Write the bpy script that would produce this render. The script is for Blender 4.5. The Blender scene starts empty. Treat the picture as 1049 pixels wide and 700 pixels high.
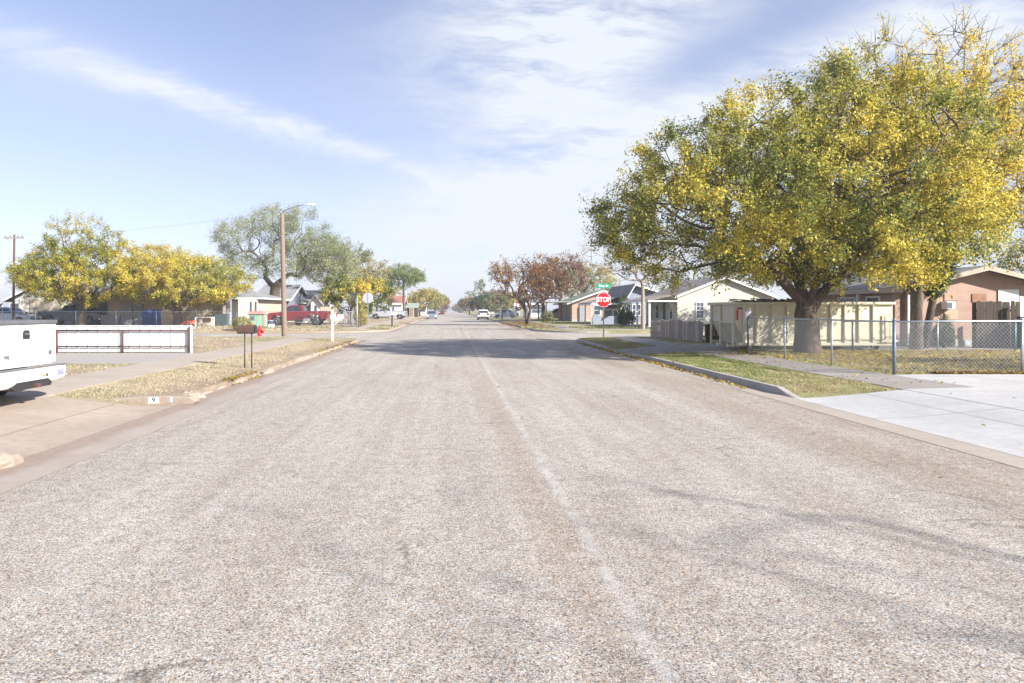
SKY_STRENGTH = 0.076
SUN_STRENGTH = 5.0
EXPOSURE = 1.12
CLOUD = (5.45, 5.75, 6.2)
VEIL = (4.55, 5.1, 6.0)
HAZE = 0.0008
import bpy, math, random
import numpy as np
from mathutils import Vector, Matrix
from math import radians, sin, cos, pi, sqrt, exp, atan2

scene = bpy.context.scene
COL = scene.collection
random.seed(7)
R = math.radians

# ------------------------------------------------------------------ camera model
F = 699.0; CX = 463.0; CY = 317.5; HC = 1.62
def WX(px, Y): return (px - CX) * Y / F
def WZ(py, Y): return HC - (py - CY) * Y / F

# ------------------------------------------------------------------ node helpers
def new_mat(name):
    m = bpy.data.materials.new(name); m.use_nodes = True
    nt = m.node_tree
    for n in list(nt.nodes): nt.nodes.remove(n)
    out = nt.nodes.new('ShaderNodeOutputMaterial')
    b = nt.nodes.new('ShaderNodeBsdfPrincipled')
    nt.links.new(b.outputs[0], out.inputs[0])
    return m, nt, b, out

class G:
    """small helper for building node graphs"""
    def __init__(s, nt):
        s.nt = nt
        s.tc = nt.nodes.new('ShaderNodeTexCoord')
    def setin(s, sock, v):
        if isinstance(v, bpy.types.NodeSocket): s.nt.links.new(v, sock)
        elif isinstance(v, (tuple, list)) and sock.type == 'RGBA' and len(v) == 3: sock.default_value = (*v, 1)
        else: sock.default_value = v
    def math(s, op, a, b=0.0, c=0.0, clamp=False):
        n = s.nt.nodes.new('ShaderNodeMath'); n.operation = op; n.use_clamp = clamp
        s.setin(n.inputs[0], a); s.setin(n.inputs[1], b); s.setin(n.inputs[2], c)
        return n.outputs[0]
    def add(s, a, b): return s.math('ADD', a, b)
    def sub(s, a, b): return s.math('SUBTRACT', a, b)
    def mul(s, a, b): return s.math('MULTIPLY', a, b)
    def mapping(s, vec, scale=(1,1,1), loc=(0,0,0), rot=(0,0,0)):
        n = s.nt.nodes.new('ShaderNodeMapping')
        s.setin(n.inputs[0], vec); n.inputs[1].default_value = loc; n.inputs[2].default_value = rot; n.inputs[3].default_value = scale
        return n.outputs[0]
    def noise(s, vec, scale, detail=4, rough=0.55, dist=0.0, color=False):
        n = s.nt.nodes.new('ShaderNodeTexNoise'); n.noise_dimensions = '3D'
        s.setin(n.inputs['Vector'], vec); n.inputs['Scale'].default_value = scale
        n.inputs['Detail'].default_value = detail; n.inputs['Roughness'].default_value = rough
        n.inputs['Distortion'].default_value = dist
        return n.outputs[1 if color else 0]
    def voronoi(s, vec, scale, feature='F1', out='Color', rnd=1.0):
        n = s.nt.nodes.new('ShaderNodeTexVoronoi'); n.feature = feature
        s.setin(n.inputs['Vector'], vec); n.inputs['Scale'].default_value = scale; n.inputs['Randomness'].default_value = rnd
        return n.outputs[out]
    def wave(s, vec, scale, dist=0.0, axis='X', profile='SAW', detail=2):
        n = s.nt.nodes.new('ShaderNodeTexWave'); n.bands_direction = axis; n.wave_profile = profile
        s.setin(n.inputs['Vector'], vec); n.inputs['Scale'].default_value = scale; n.inputs['Distortion'].default_value = dist
        n.inputs['Detail'].default_value = detail
        return n.outputs['Fac']
    def ramp(s, fac, stops, interp='LINEAR'):
        n = s.nt.nodes.new('ShaderNodeValToRGB'); cr = n.color_ramp; cr.interpolation = interp
        while len(cr.elements) < len(stops): cr.elements.new(0.5)
        for e, (p, c) in zip(cr.elements, stops):
            e.position = p
            e.color = (c, c, c, 1) if isinstance(c, (int, float)) else (*c, 1)
        s.setin(n.inputs[0], fac)
        return n.outputs[0]
    def mix(s, fac, a, b, mode='MIX'):
        n = s.nt.nodes.new('ShaderNodeMix'); n.data_type = 'RGBA'; n.blend_type = mode; n.clamp_result = False
        s.setin(n.inputs[0], fac); s.setin(n.inputs[6], a); s.setin(n.inputs[7], b)
        return n.outputs[2]
    def sep(s, vec):
        n = s.nt.nodes.new('ShaderNodeSeparateXYZ'); s.setin(n.inputs[0], vec); return n.outputs
    def comb(s, x, y, z):
        n = s.nt.nodes.new('ShaderNodeCombineXYZ'); s.setin(n.inputs[0], x); s.setin(n.inputs[1], y); s.setin(n.inputs[2], z); return n.outputs[0]
    def bump(s, h, strength=0.3, dist=0.01):
        n = s.nt.nodes.new('ShaderNodeBump'); s.setin(n.inputs['Height'], h)
        n.inputs['Strength'].default_value = strength; n.inputs['Distance'].default_value = dist
        return n.outputs[0]
    def band(s, x, c, w, soft):
        """1 inside |x-c|<w, falling to 0 over soft"""
        d = s.math('ABSOLUTE', s.sub(x, c))
        n = s.nt.nodes.new('ShaderNodeMapRange'); n.interpolation_type = 'SMOOTHSTEP'
        s.setin(n.inputs[0], d); n.inputs[1].default_value = w; n.inputs[2].default_value = w + soft
        n.inputs[3].default_value = 1; n.inputs[4].default_value = 0
        return n.outputs[0]
    def smooth(s, x, a, b, lo=0.0, hi=1.0):
        n = s.nt.nodes.new('ShaderNodeMapRange'); n.interpolation_type = 'SMOOTHSTEP'
        s.setin(n.inputs[0], x); n.inputs[1].default_value = a; n.inputs[2].default_value = b
        n.inputs[3].default_value = lo; n.inputs[4].default_value = hi
        return n.outputs[0]

def mat(name, c, rough=0.6, var=0.18, scale=3.0, bump=0.0, bscale=40.0, metallic=0.0, c2=None, spec=0.4, coat=0.0, grime=0.0, stretch=(1,1,1)):
    """plain surface with mottled colour; c2 = colour of the patches"""
    m, nt, b, out = new_mat(name); g = G(nt)
    v = g.mapping(g.tc.outputs['Object'], scale=stretch)
    n1 = g.noise(v, scale, 6, 0.6)
    lo = tuple(x*(1-var) for x in c); hi = tuple(min(0.95, x*(1+var)) for x in c)
    col = g.ramp(n1, [(0.28, lo), (0.72, hi)])
    if c2 is not None:
        n2 = g.noise(v, scale*2.3, 6, 0.65, 0.4)
        col = g.mix(g.ramp(n2, [(0.5, 0.0), (0.62, 1.0)]), col, c2)
    if grime:
        n3 = g.noise(g.mapping(v, scale=(4, 4, 0.5)), scale*1.5, 5, 0.7)
        col = g.mix(g.ramp(n3, [(0.45, 0.0), (0.85, grime)]), col, tuple(x*0.45 for x in c))
    g.setin(b.inputs['Base Color'], col)
    rr = g.ramp(g.noise(v, scale*4, 3), [(0.3, max(0.02, rough-0.08)), (0.7, min(1, rough+0.08))])
    g.setin(b.inputs['Roughness'], rr)
    b.inputs['Metallic'].default_value = metallic
    b.inputs['Specular IOR Level'].default_value = spec
    b.inputs['Coat Weight'].default_value = coat
    b.inputs['Coat Roughness'].default_value = 0.05
    if bump:
        g.setin(b.inputs['Normal'], g.bump(g.noise(v, bscale, 5, 0.6), bump, 0.02))
    return m

M = {}
M['white_paint'] = mat('white car paint', (0.78,0.78,0.77), 0.3, 0.03, 2, coat=0.8, grime=0.12)
M['red_paint']   = mat('dark red car paint', (0.17,0.016,0.024), 0.3, 0.08, 2, coat=0.8)
M['silver_paint']= mat('silver car paint', (0.5,0.52,0.55), 0.35, 0.05, 2, metallic=0.4, coat=0.7)
M['maroon_paint']= mat('maroon car paint', (0.22,0.05,0.06), 0.35, 0.05, 2, coat=0.6)
M['dark_paint']  = mat('dark blue car paint', (0.03,0.04,0.07), 0.35, 0.1, 2, coat=0.6)
M['grey_blue_paint'] = mat('grey blue car paint', (0.36,0.40,0.46), 0.35, 0.05, 2, metallic=0.3, coat=0.7)
M['black_plastic'] = mat('black plastic', (0.03,0.03,0.032), 0.6, 0.2, 6)
M['grey_plastic'] = mat('grey plastic', (0.12,0.12,0.13), 0.55, 0.2, 6)
M['chrome'] = mat('bright metal', (0.62,0.62,0.62), 0.25, 0.05, 5, metallic=0.9)
M['rubber'] = mat('tyre rubber', (0.03,0.03,0.03), 0.85, 0.25, 8, bump=0.2)
M['red_lens'] = mat('red lens', (0.13,0.01,0.012), 0.2, 0.05, 5, coat=0.5)
M['clear_lens'] = mat('clear lens', (0.7,0.7,0.72), 0.15, 0.05, 5, coat=0.5)
M['amber_lens'] = mat('amber lens', (0.6,0.22,0.03), 0.2, 0.05, 5)
def glass_mat(name, c=(0.03,0.04,0.05), rough=0.06):
    m, nt, b, out = new_mat(name); g = G(nt)
    g.setin(b.inputs['Base Color'], g.ramp(g.noise(g.tc.outputs['Object'], 1.3, 3), [(0.3, tuple(x*0.7 for x in c)), (0.7, tuple(x*1.5 for x in c))]))
    b.inputs['Roughness'].default_value = rough; b.inputs['Specular IOR Level'].default_value = 0.8
    return m
M['car_glass'] = glass_mat('dark car glass')
M['house_glass'] = glass_mat('house window glass', (0.07,0.09,0.12))
M['rust'] = mat('rusty iron', (0.095,0.056,0.046), 0.85, 0.35, 12, 0.25, 60, c2=(0.10,0.04,0.03))
M['galv'] = mat('galvanised steel', (0.42,0.45,0.48), 0.45, 0.12, 15, metallic=0.6)
M['galv_dark'] = mat('weathered blue grey steel', (0.16,0.21,0.28), 0.5, 0.2, 15, metallic=0.4)
M['white_metal'] = mat('white sheet metal', (0.76,0.77,0.77), 0.45, 0.04, 3, grime=0.25)
M['white_wood'] = mat('white painted wood', (0.75,0.75,0.73), 0.6, 0.06, 5, 0.1, 30, grime=0.2)
M['black_iron'] = mat('black painted iron', (0.03,0.03,0.033), 0.5, 0.2, 10)
M['red_enamel'] = mat('red hydrant enamel', (0.55,0.03,0.03), 0.4, 0.12, 8)
M['cast_shadow_dummy'] = M['grey_plastic']
M['bark'] = mat('grey brown bark', (0.115,0.085,0.065), 0.95, 0.5, 5, 1.0, 18, c2=(0.05,0.037,0.03), stretch=(3,3,0.7))
M['bark_pale'] = mat('pale bark', (0.34,0.28,0.22), 0.95, 0.25, 5, 0.8, 18, c2=(0.22,0.18,0.14), stretch=(3,3,0.7))
M['pole_wood'] = mat('brown utility pole wood', (0.235,0.175,0.135), 0.85, 0.3, 6, 0.4, 30, c2=(0.15,0.11,0.085), stretch=(8,8,0.5))
M['lamp_white'] = mat('white lamp housing', (0.8,0.8,0.8), 0.4, 0.03, 5)
M['sign_post'] = mat('tan steel sign post', (0.33,0.24,0.17), 0.6, 0.2, 12, c2=(0.22,0.13,0.08))
M['sign_red'] = mat('stop sign red', (0.62,0.02,0.035), 0.4, 0.05, 6)
M['sign_white'] = mat('sign white', (0.85,0.85,0.85), 0.4, 0.03, 6)
M['sign_green'] = mat('street sign green', (0.01,0.36,0.22), 0.4, 0.05, 6)
M['sign_back'] = mat('bare aluminium sign back', (0.55,0.56,0.58), 0.4, 0.08, 8, metallic=0.5)
M['cream_steel'] = mat('cream painted steel', (0.64,0.59,0.45), 0.55, 0.06, 2.5, 0.05, 20, grime=0.3, c2=(0.59,0.54,0.41))
M['grey_tarp'] = mat('dusty brown tarp', (0.14,0.115,0.09), 0.9, 0.35, 4, 0.6, 10, c2=(0.3,0.25,0.18))
M['junk_dark'] = mat('dark debris', (0.07,0.055,0.045), 0.9, 0.4, 5, 0.5, 14)
M['blue_tarp'] = mat('blue tarpaulin', (0.02,0.07,0.26), 0.55, 0.25, 3, 0.4, 8)
M['beige_panel'] = mat('beige panel', (0.46,0.37,0.27), 0.8, 0.15, 3, 0.3, 10)
M['orange_plastic'] = mat('faded orange plastic', (0.62,0.16,0.10), 0.5, 0.1, 4)
M['pink_paint'] = mat('faded pink paint', (0.52,0.27,0.25), 0.7, 0.12, 4)
M['mint_paint'] = mat('mint green paint', (0.25,0.43,0.30), 0.7, 0.1, 4)
M['bin_plastic'] = mat('dark green grey bin plastic', (0.06,0.09,0.09), 0.5, 0.2, 4)
M['green_bin'] = mat('green bin plastic', (0.02,0.16,0.09), 0.5, 0.2, 4)
M['tan_stucco'] = mat('tan stucco', (0.47,0.40,0.31), 0.9, 0.1, 1.5, 0.5, 60, c2=(0.40,0.33,0.25))
M['pale_wall'] = mat('pale cream siding', (0.66,0.60,0.49), 0.8, 0.06, 1.5, 0.2, 40)
M['grey_board'] = mat('weathered grey board', (0.30,0.31,0.33), 0.85, 0.2, 2.5, 0.3, 30, stretch=(4,4,0.6))
M['dark_wood'] = mat('brown boards with painted shade', (0.055,0.04,0.032), 0.85, 0.3, 3, 0.4, 30, stretch=(6,6,0.5))  # brown deepened so the colour carries the shade on the board enclosure
M['old_wood'] = mat('weathered wood pickets', (0.33,0.275,0.23), 0.9, 0.25, 3, 0.5, 30, c2=(0.24,0.20,0.175), stretch=(9,9,0.5))
M['pale_old_wood'] = mat('sun bleached wood picket', (0.52,0.43,0.34), 0.9, 0.15, 3, 0.4, 30, stretch=(9,9,0.5))
M['brown_fence'] = mat('brown board fence', (0.27,0.20,0.155), 0.9, 0.2, 3, 0.4, 30, stretch=(9,9,0.5))
M['shingle_grey'] = None
def shingle(name, c):
    m, nt, b, out = new_mat(name); g = G(nt); v = g.tc.outputs['Object']
    br = nt.nodes.new('ShaderNodeTexBrick'); g.setin(br.inputs['Vector'], g.mapping(v, scale=(1,1,1)))
    n1 = g.noise(v, 0.8, 5); n2 = g.voronoi(v, 7.0)
    col = g.mix(0.4, g.ramp(n1, [(0.3, tuple(x*0.75 for x in c)), (0.7, tuple(x*1.25 for x in c))]), g.ramp(n2, [(0.0, tuple(x*0.6 for x in c)), (1.0, tuple(x*1.4 for x in c))]))
    g.setin(b.inputs['Base Color'], col); b.inputs['Roughness'].default_value = 0.95
    nt.nodes.remove(br)
    sx = g.sep(v)
    g.setin(b.inputs['Normal'], g.bump(g.add(g.wave(v, 2.2, 0.3, 'Z', 'SAW'), g.mul(n2, 0.5)), 0.5, 0.02))
    return m
M['shingle_grey'] = shingle('grey shingles', (0.24,0.235,0.235))
M['shingle_brown'] = shingle('grey brown shingles', (0.27,0.235,0.205))
M['shingle_dark'] = shingle('dark shingles', (0.11,0.11,0.125))
M['shingle_green'] = shingle('faded green shingles', (0.27,0.31,0.26))
M['shingle_red'] = shingle('faded red shingles', (0.35,0.15,0.12))
def siding(name, c, pitch=0.2, depth=0.6):
    """horizontal lap siding: shading line comes from the bump, colour only mottled"""
    m, nt, b, out = new_mat(name); g = G(nt); v = g.tc.outputs['Object']
    z = g.sep(v)[2]
    fr = g.math('FRACT', g.math('DIVIDE', z, pitch))
    n1 = g.noise(v, 1.6, 5)
    col = g.ramp(n1, [(0.3, tuple(x*0.9 for x in c)), (0.7, tuple(min(.95,x*1.08) for x in c))])
    n2 = g.noise(g.mapping(v, scale=(5,5,0.6)), 1.2, 5, 0.7)
    col = g.mix(g.ramp(n2, [(0.5, 0.0), (0.9, 0.35)]), col, tuple(x*0.6 for x in c))
    g.setin(b.inputs['Base Color'], col); b.inputs['Roughness'].default_value = 0.8
    g.setin(b.inputs['Normal'], g.bump(g.math('POWER', g.sub(1.0, fr), 0.6), min(1.0, depth*1.6), 0.05))
    return m
M['salmon_siding'] = siding('salmon siding', (0.375,0.245,0.19), 0.34)
M['cream_siding'] = siding('cream siding', (0.53,0.505,0.42), 0.2, 0.35)
M['shaded_blue_siding'] = siding('blue grey siding with painted shade', (0.25,0.28,0.34), 0.2)  # gable wall's shade is put into the colour as a darker, bluer tone
M['grey_siding'] = siding('grey siding', (0.42,0.42,0.43), 0.2)
M['dark_siding'] = siding('dark blue grey siding', (0.17,0.18,0.22), 0.25)
M['white_siding'] = siding('white siding', (0.75,0.75,0.74), 0.2, 0.4)
M['pink_brick'] = mat('pinkish brick', (0.45,0.32,0.26), 0.9, 0.15, 6, 0.4, 30)
M['trim_white'] = mat('white trim', (0.76,0.76,0.75), 0.6, 0.05, 4, grime=0.15)
M['fascia_tan'] = mat('tan fascia', (0.45,0.38,0.31), 0.75, 0.12, 4)
M['fascia_blue'] = mat('pale blue fascia', (0.52,0.58,0.62), 0.7, 0.08, 4)
M['door_dark'] = mat('dark door', (0.05,0.055,0.07), 0.5, 0.15, 4)
M['door_white'] = mat('white door', (0.7,0.7,0.7), 0.5, 0.05, 4)
M['concrete_base'] = mat('concrete footing', (0.42,0.40,0.37), 0.9, 0.15, 3, 0.4, 30)
M['vent_blue'] = mat('pale blue vent', (0.50,0.58,0.62), 0.6, 0.1, 5)
M['patch_tan'] = mat('tan plywood patch', (0.47,0.36,0.25), 0.85, 0.12, 4, 0.2)
M['patch_brown'] = mat('brown board patch', (0.30,0.16,0.10), 0.85, 0.2, 6, 0.3)
M['ac_white'] = mat('white enamel', (0.72,0.73,0.74), 0.4, 0.05, 6)
M['wire'] = mat('dark wire', (0.05,0.05,0.05), 0.6, 0.1, 5)
M['flag_cloth'] = mat('flag cloth', (0.55,0.15,0.17), 0.8, 0.1, 5)

# ------------------------------------------------------------------ ground materials
def road_mat(name, seam=True):
    m, nt, b, out = new_mat(name); g = G(nt); v = g.tc.outputs['Object']
    x, y, z = g.sep(v)
    vc = g.voronoi(v, 125.0); sv = g.sep(vc)
    stones = g.ramp(sv[0], [(0.0,(0.09,0.08,0.075)), (0.10,(0.19,0.165,0.15)), (0.26,(0.325,0.28,0.24)), (0.50,(0.42,0.385,0.345)), (0.76,(0.51,0.48,0.445)), (1.0,(0.68,0.66,0.625))])
    tint = g.ramp(sv[1], [(0.0,(1.25,0.94,0.68)), (0.20,(1.06,1.0,0.92)), (0.5,(1,1,1)), (0.86,(1,1,1)), (1.0,(0.88,0.96,1.08))])
    col = g.mix(1.0, stones, tint, 'MULTIPLY')
    # binder showing between the stones
    ve = g.voronoi(v, 125.0, 'DISTANCE_TO_EDGE', 'Distance')
    col = g.mix(g.ramp(ve, [(0.0, 0.5), (0.14, 0.0)]), col, (0.12,0.107,0.10))
    # medium clusters and broad worn patches
    n_med = g.noise(v, 7.0, 5, 0.65)
    col = g.mix(1.0, col, g.ramp(n_med, [(0.28,(0.86,0.865,0.85)), (0.52,(1.055,1.08,1.09)), (0.75,(1.19,1.215,1.225))]), 'MULTIPLY')
    n_big = g.noise(g.mapping(v, scale=(1.0,0.35,1)), 0.9, 5, 0.6, 0.3)
    col = g.mix(1.0, col, g.ramp(n_big, [(0.30,(0.90,0.87,0.84)), (0.55,(1.0,0.99,0.97)), (0.75,(1.10,1.10,1.09))]), 'MULTIPLY')
    # bleached wheel tracks along the street
    st = g.noise(g.mapping(v, scale=(1.0,0.02,1)), 3.2, 4, 0.6)
    col = g.mix(1.0, col, g.ramp(st, [(0.32,(0.92,0.91,0.90)), (0.6,(1.06,1.06,1.06))]), 'MULTIPLY')
    if seam:
        wob = g.mul(g.sub(g.noise(g.mapping(v, scale=(0,1,0)), 1.1, 5, 0.65), 0.5), 0.16)
        xs = g.add(x, wob)
        pale = g.mul(g.band(xs, 0.95, 0.01, 0.065), g.ramp(g.noise(v, 3.0, 6, 0.75), [(0.38, 0.0), (0.66, 0.55)]))
        col = g.mix(pale, col, (0.60,0.585,0.565))
        brown = g.mul(g.band(xs, 0.72, 0.06, 0.20), g.ramp(g.noise(v, 3.0, 5, 0.7), [(0.35, 0.05), (0.70, 0.42)]))
        col = g.mix(brown, col, g.mix(1.0, col, (0.86,0.70,0.58), 'MULTIPLY'))
        # darker stony band towards the right hand gutter
        edge = g.mul(g.band(x, 5.2, 0.45, 0.9), g.ramp(n_big, [(0.3, 0.8), (0.7, 0.35)]))
        col = g.mix(edge, col, g.mix(1.0, col, (0.86,0.79,0.73), 'MULTIPLY'))
    # a few wandering cracks, thin and broken
    cv = g.mapping(v, scale=(0.24,0.5,1))
    cvd = g.nt.nodes.new('ShaderNodeVectorMath'); cvd.operation = 'ADD'
    nd = g.noise(v, 1.8, 5, 0.7, color=True)
    sc = g.nt.nodes.new('ShaderNodeVectorMath'); sc.operation = 'SCALE'; sc.inputs[3].default_value = 0.18
    g.setin(sc.inputs[0], nd); g.setin(cvd.inputs[0], cv); g.setin(cvd.inputs[1], sc.outputs[0])
    cr = g.voronoi(cvd.outputs[0], 1.0, 'DISTANCE_TO_EDGE', 'Distance')
    crack = g.mul(g.ramp(cr, [(0.0, 1.0), (0.007, 0.0)]), g.ramp(g.noise(v, 0.8, 3), [(0.50, 0.0), (0.60, 0.62)]))
    col = g.mix(crack, col, (0.06,0.055,0.05))
    # dark rubbed spots
    sp = g.noise(g.mapping(v, scale=(1,0.6,1)), 2.1, 3, 0.5, 0.5)
    col = g.mix(g.ramp(sp, [(0.70, 0.0), (0.80, 0.35)]), col, (0.2,0.185,0.175))
    g.setin(b.inputs['Base Color'], col)
    b.inputs['Roughness'].default_value = 0.9; b.inputs['Specular IOR Level'].default_value = 0.25
    h = g.add(g.mul(ve, 1.0), g.mul(sv[2], 0.25))
    g.setin(b.inputs['Normal'], g.bump(h, 0.75, 0.008))
    return m
M['road'] = road_mat('chip seal road')
M['side_road'] = road_mat('chip seal side road', False)

def concrete(name, c, dark, stain=0.5, joints=None, silt=None):
    m, nt, b, out = new_mat(name); g = G(nt); v = g.tc.outputs['Object']
    n1 = g.noise(v, 0.8, 6, 0.65); n2 = g.noise(v, 9, 5, 0.7); n3 = g.noise(v, 120, 3, 0.6)
    col = g.ramp(n1, [(0.28, tuple(x*0.84 for x in c)), (0.7, tuple(min(.9, x*1.08) for x in c))])
    col = g.mix(g.ramp(n2, [(0.45, 0.0), (0.8, stain)]), col, dark)
    col = g.mix(1.0, col, g.ramp(n3, [(0.3, 0.86), (0.7, 1.1)]), 'MULTIPLY')
    n5 = g.noise(g.mapping(v, scale=(0.18, 1.6, 1), loc=(3, 9, 0)), 1.3, 6, 0.7, 0.6)
    col = g.mix(g.ramp(n5, [(0.54, 0.0), (0.74, stain*0.9)]), col, dark)
    n6 = g.noise(g.mapping(v, loc=(17, 5, 0)), 2.4, 4, 0.6, 0.8)
    col = g.mix(g.ramp(n6, [(0.68, 0.0), (0.76, 0.45)]), col, tuple(q*0.72 for q in dark))
    if silt:
        x, y, z = g.sep(v)
        xs = g.add(x, g.mul(g.sub(n1, 0.5), 0.35))
        col = g.mix(g.mul(g.band(xs, silt[0], silt[1], silt[2]), g.ramp(n2, [(0.3, 0.4), (0.7, 1.0)])), col, silt[3])
    if joints:
        x, y, z = g.sep(v)
        for ax, pitch, off in joints:
            fr = g.math('FRACT', g.math('DIVIDE', g.add((x, y)[ax], off), pitch))
            col = g.mix(g.mul(g.band(fr, 0.5, 0.006/pitch, 0.012/pitch), 0.7), col, tuple(d*0.45 for d in dark))
    g.setin(b.inputs['Base Color'], col); b.inputs['Roughness'].default_value = 0.9; b.inputs['Specular IOR Level'].default_value = 0.3
    g.setin(b.inputs['Normal'], g.bump(g.add(n3, g.mul(n2, 0.7)), 0.25, 0.01))
    return m
M['drive_right'] = concrete('pale new concrete', (0.49,0.48,0.465), (0.36,0.34,0.315), 0.7, [(1, 4.2, 0.4), (0, 3.4, 1.0)])
M['drive_left'] = concrete('tan old concrete', (0.39,0.32,0.26), (0.28,0.21,0.16), 0.75, [(0, 3.6, 0.2)])
M['gutter_left'] = concrete('dusty tan gutter', (0.37,0.315,0.27), (0.29,0.235,0.195), 0.6, None, (-4.55, 0.10, 0.22, (0.27,0.195,0.15)))
M['gutter_right'] = concrete('brownish gutter', (0.40,0.345,0.29), (0.30,0.25,0.20), 0.6)
M['kerb'] = concrete('kerb concrete', (0.42,0.385,0.34), (0.27,0.23,0.20), 0.6)
M['kerb_left'] = concrete('weathered tan kerb', (0.35,0.285,0.23), (0.25,0.185,0.14), 0.8)
M['walk'] = concrete('old pavement', (0.33,0.30,0.275), (0.25,0.22,0.19), 0.55, [(1, 1.5, 0.2)])
M['walk_left'] = concrete('old tan pavement', (0.41,0.345,0.285), (0.33,0.265,0.21), 0.55, [(1, 1.5, 0.2)])
M['gravel'] = mat('grey gravel', (0.38,0.345,0.315), 0.95, 0.3, 30, 0.8, 60, c2=(0.28,0.25,0.22))

def turf(name, dry, green, dirt, gthr=0.55, dthr=0.62, bare=None):
    m, nt, b, out = new_mat(name); g = G(nt); v = g.tc.outputs['Object']
    n1 = g.noise(v, 0.7, 6, 0.7, 0.3); n2 = g.noise(v, 1.1, 6, 0.7, 0.5); n3 = g.noise(v, 28, 4, 0.7)
    n4 = g.noise(g.mapping(v, loc=(31,7,3)), 0.45, 5, 0.65, 0.3)
    col = g.mix(g.ramp(n1, [(gthr-0.08, 0.0), (gthr+0.08, 1.0)]), dry, green)
    col = g.mix(g.ramp(n4, [(dthr-0.05, 0.0), (dthr+0.06, 0.9)]), col, dirt)
    if bare:
        x = g.add(g.sep(v)[0], g.mul(g.sub(n2, 0.5), 0.8))
        col = g.mix(g.mul(g.band(x, *bare), 0.85), col, dirt)
    col = g.mix(1.0, col, g.ramp(n3, [(0.25, 0.62), (0.75, 1.32)]), 'MULTIPLY')
    col = g.mix(1.0, col, g.ramp(n2, [(0.3, 0.8), (0.7, 1.2)]), 'MULTIPLY')
    g.setin(b.inputs['Base Color'], col); b.inputs['Roughness'].default_value = 1.0; b.inputs['Specular IOR Level'].default_value = 0.1
    g.setin(b.inputs['Normal'], g.bump(g.add(n3, n2), 0.8, 0.05))
    return m
M['turf_left'] = turf('dry left turf', (0.40,0.335,0.215), (0.22,0.22,0.10), (0.34,0.26,0.19), 0.62, 0.50, (-5.0, 0.25, 0.75))
M['turf_right'] = turf('right turf', (0.37,0.32,0.175), (0.22,0.235,0.09), (0.30,0.22,0.15), 0.50, 0.68)
M['earth'] = turf('far plain', (0.33,0.28,0.18), (0.15,0.16,0.07), (0.32,0.25,0.18), 0.52, 0.6)

def attr_mat(name, rough=0.7, transl=0.35, attr='Col'):
    m, nt, b, out = new_mat(name); g = G(nt)
    a = nt.nodes.new('ShaderNodeAttribute'); a.attribute_name = attr
    g.setin(b.inputs['Base Color'], a.outputs['Color']); b.inputs['Roughness'].default_value = rough
    b.inputs['Specular IOR Level'].default_value = 0.25
    if transl:
        t = nt.nodes.new('ShaderNodeBsdfTranslucent'); mx = nt.nodes.new('ShaderNodeMixShader')
        nt.links.new(a.outputs['Color'], t.inputs[0]); mx.inputs[0].default_value = transl
        nt.links.new(b.outputs[0], mx.inputs[1]); nt.links.new(t.outputs[0], mx.inputs[2]); nt.links.new(mx.outputs[0], out.inputs[0])
    return m
M['leaf'] = attr_mat('leaves', 0.55, 0.42)
M['blade'] = attr_mat('grass blades', 0.8, 0.2)

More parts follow.
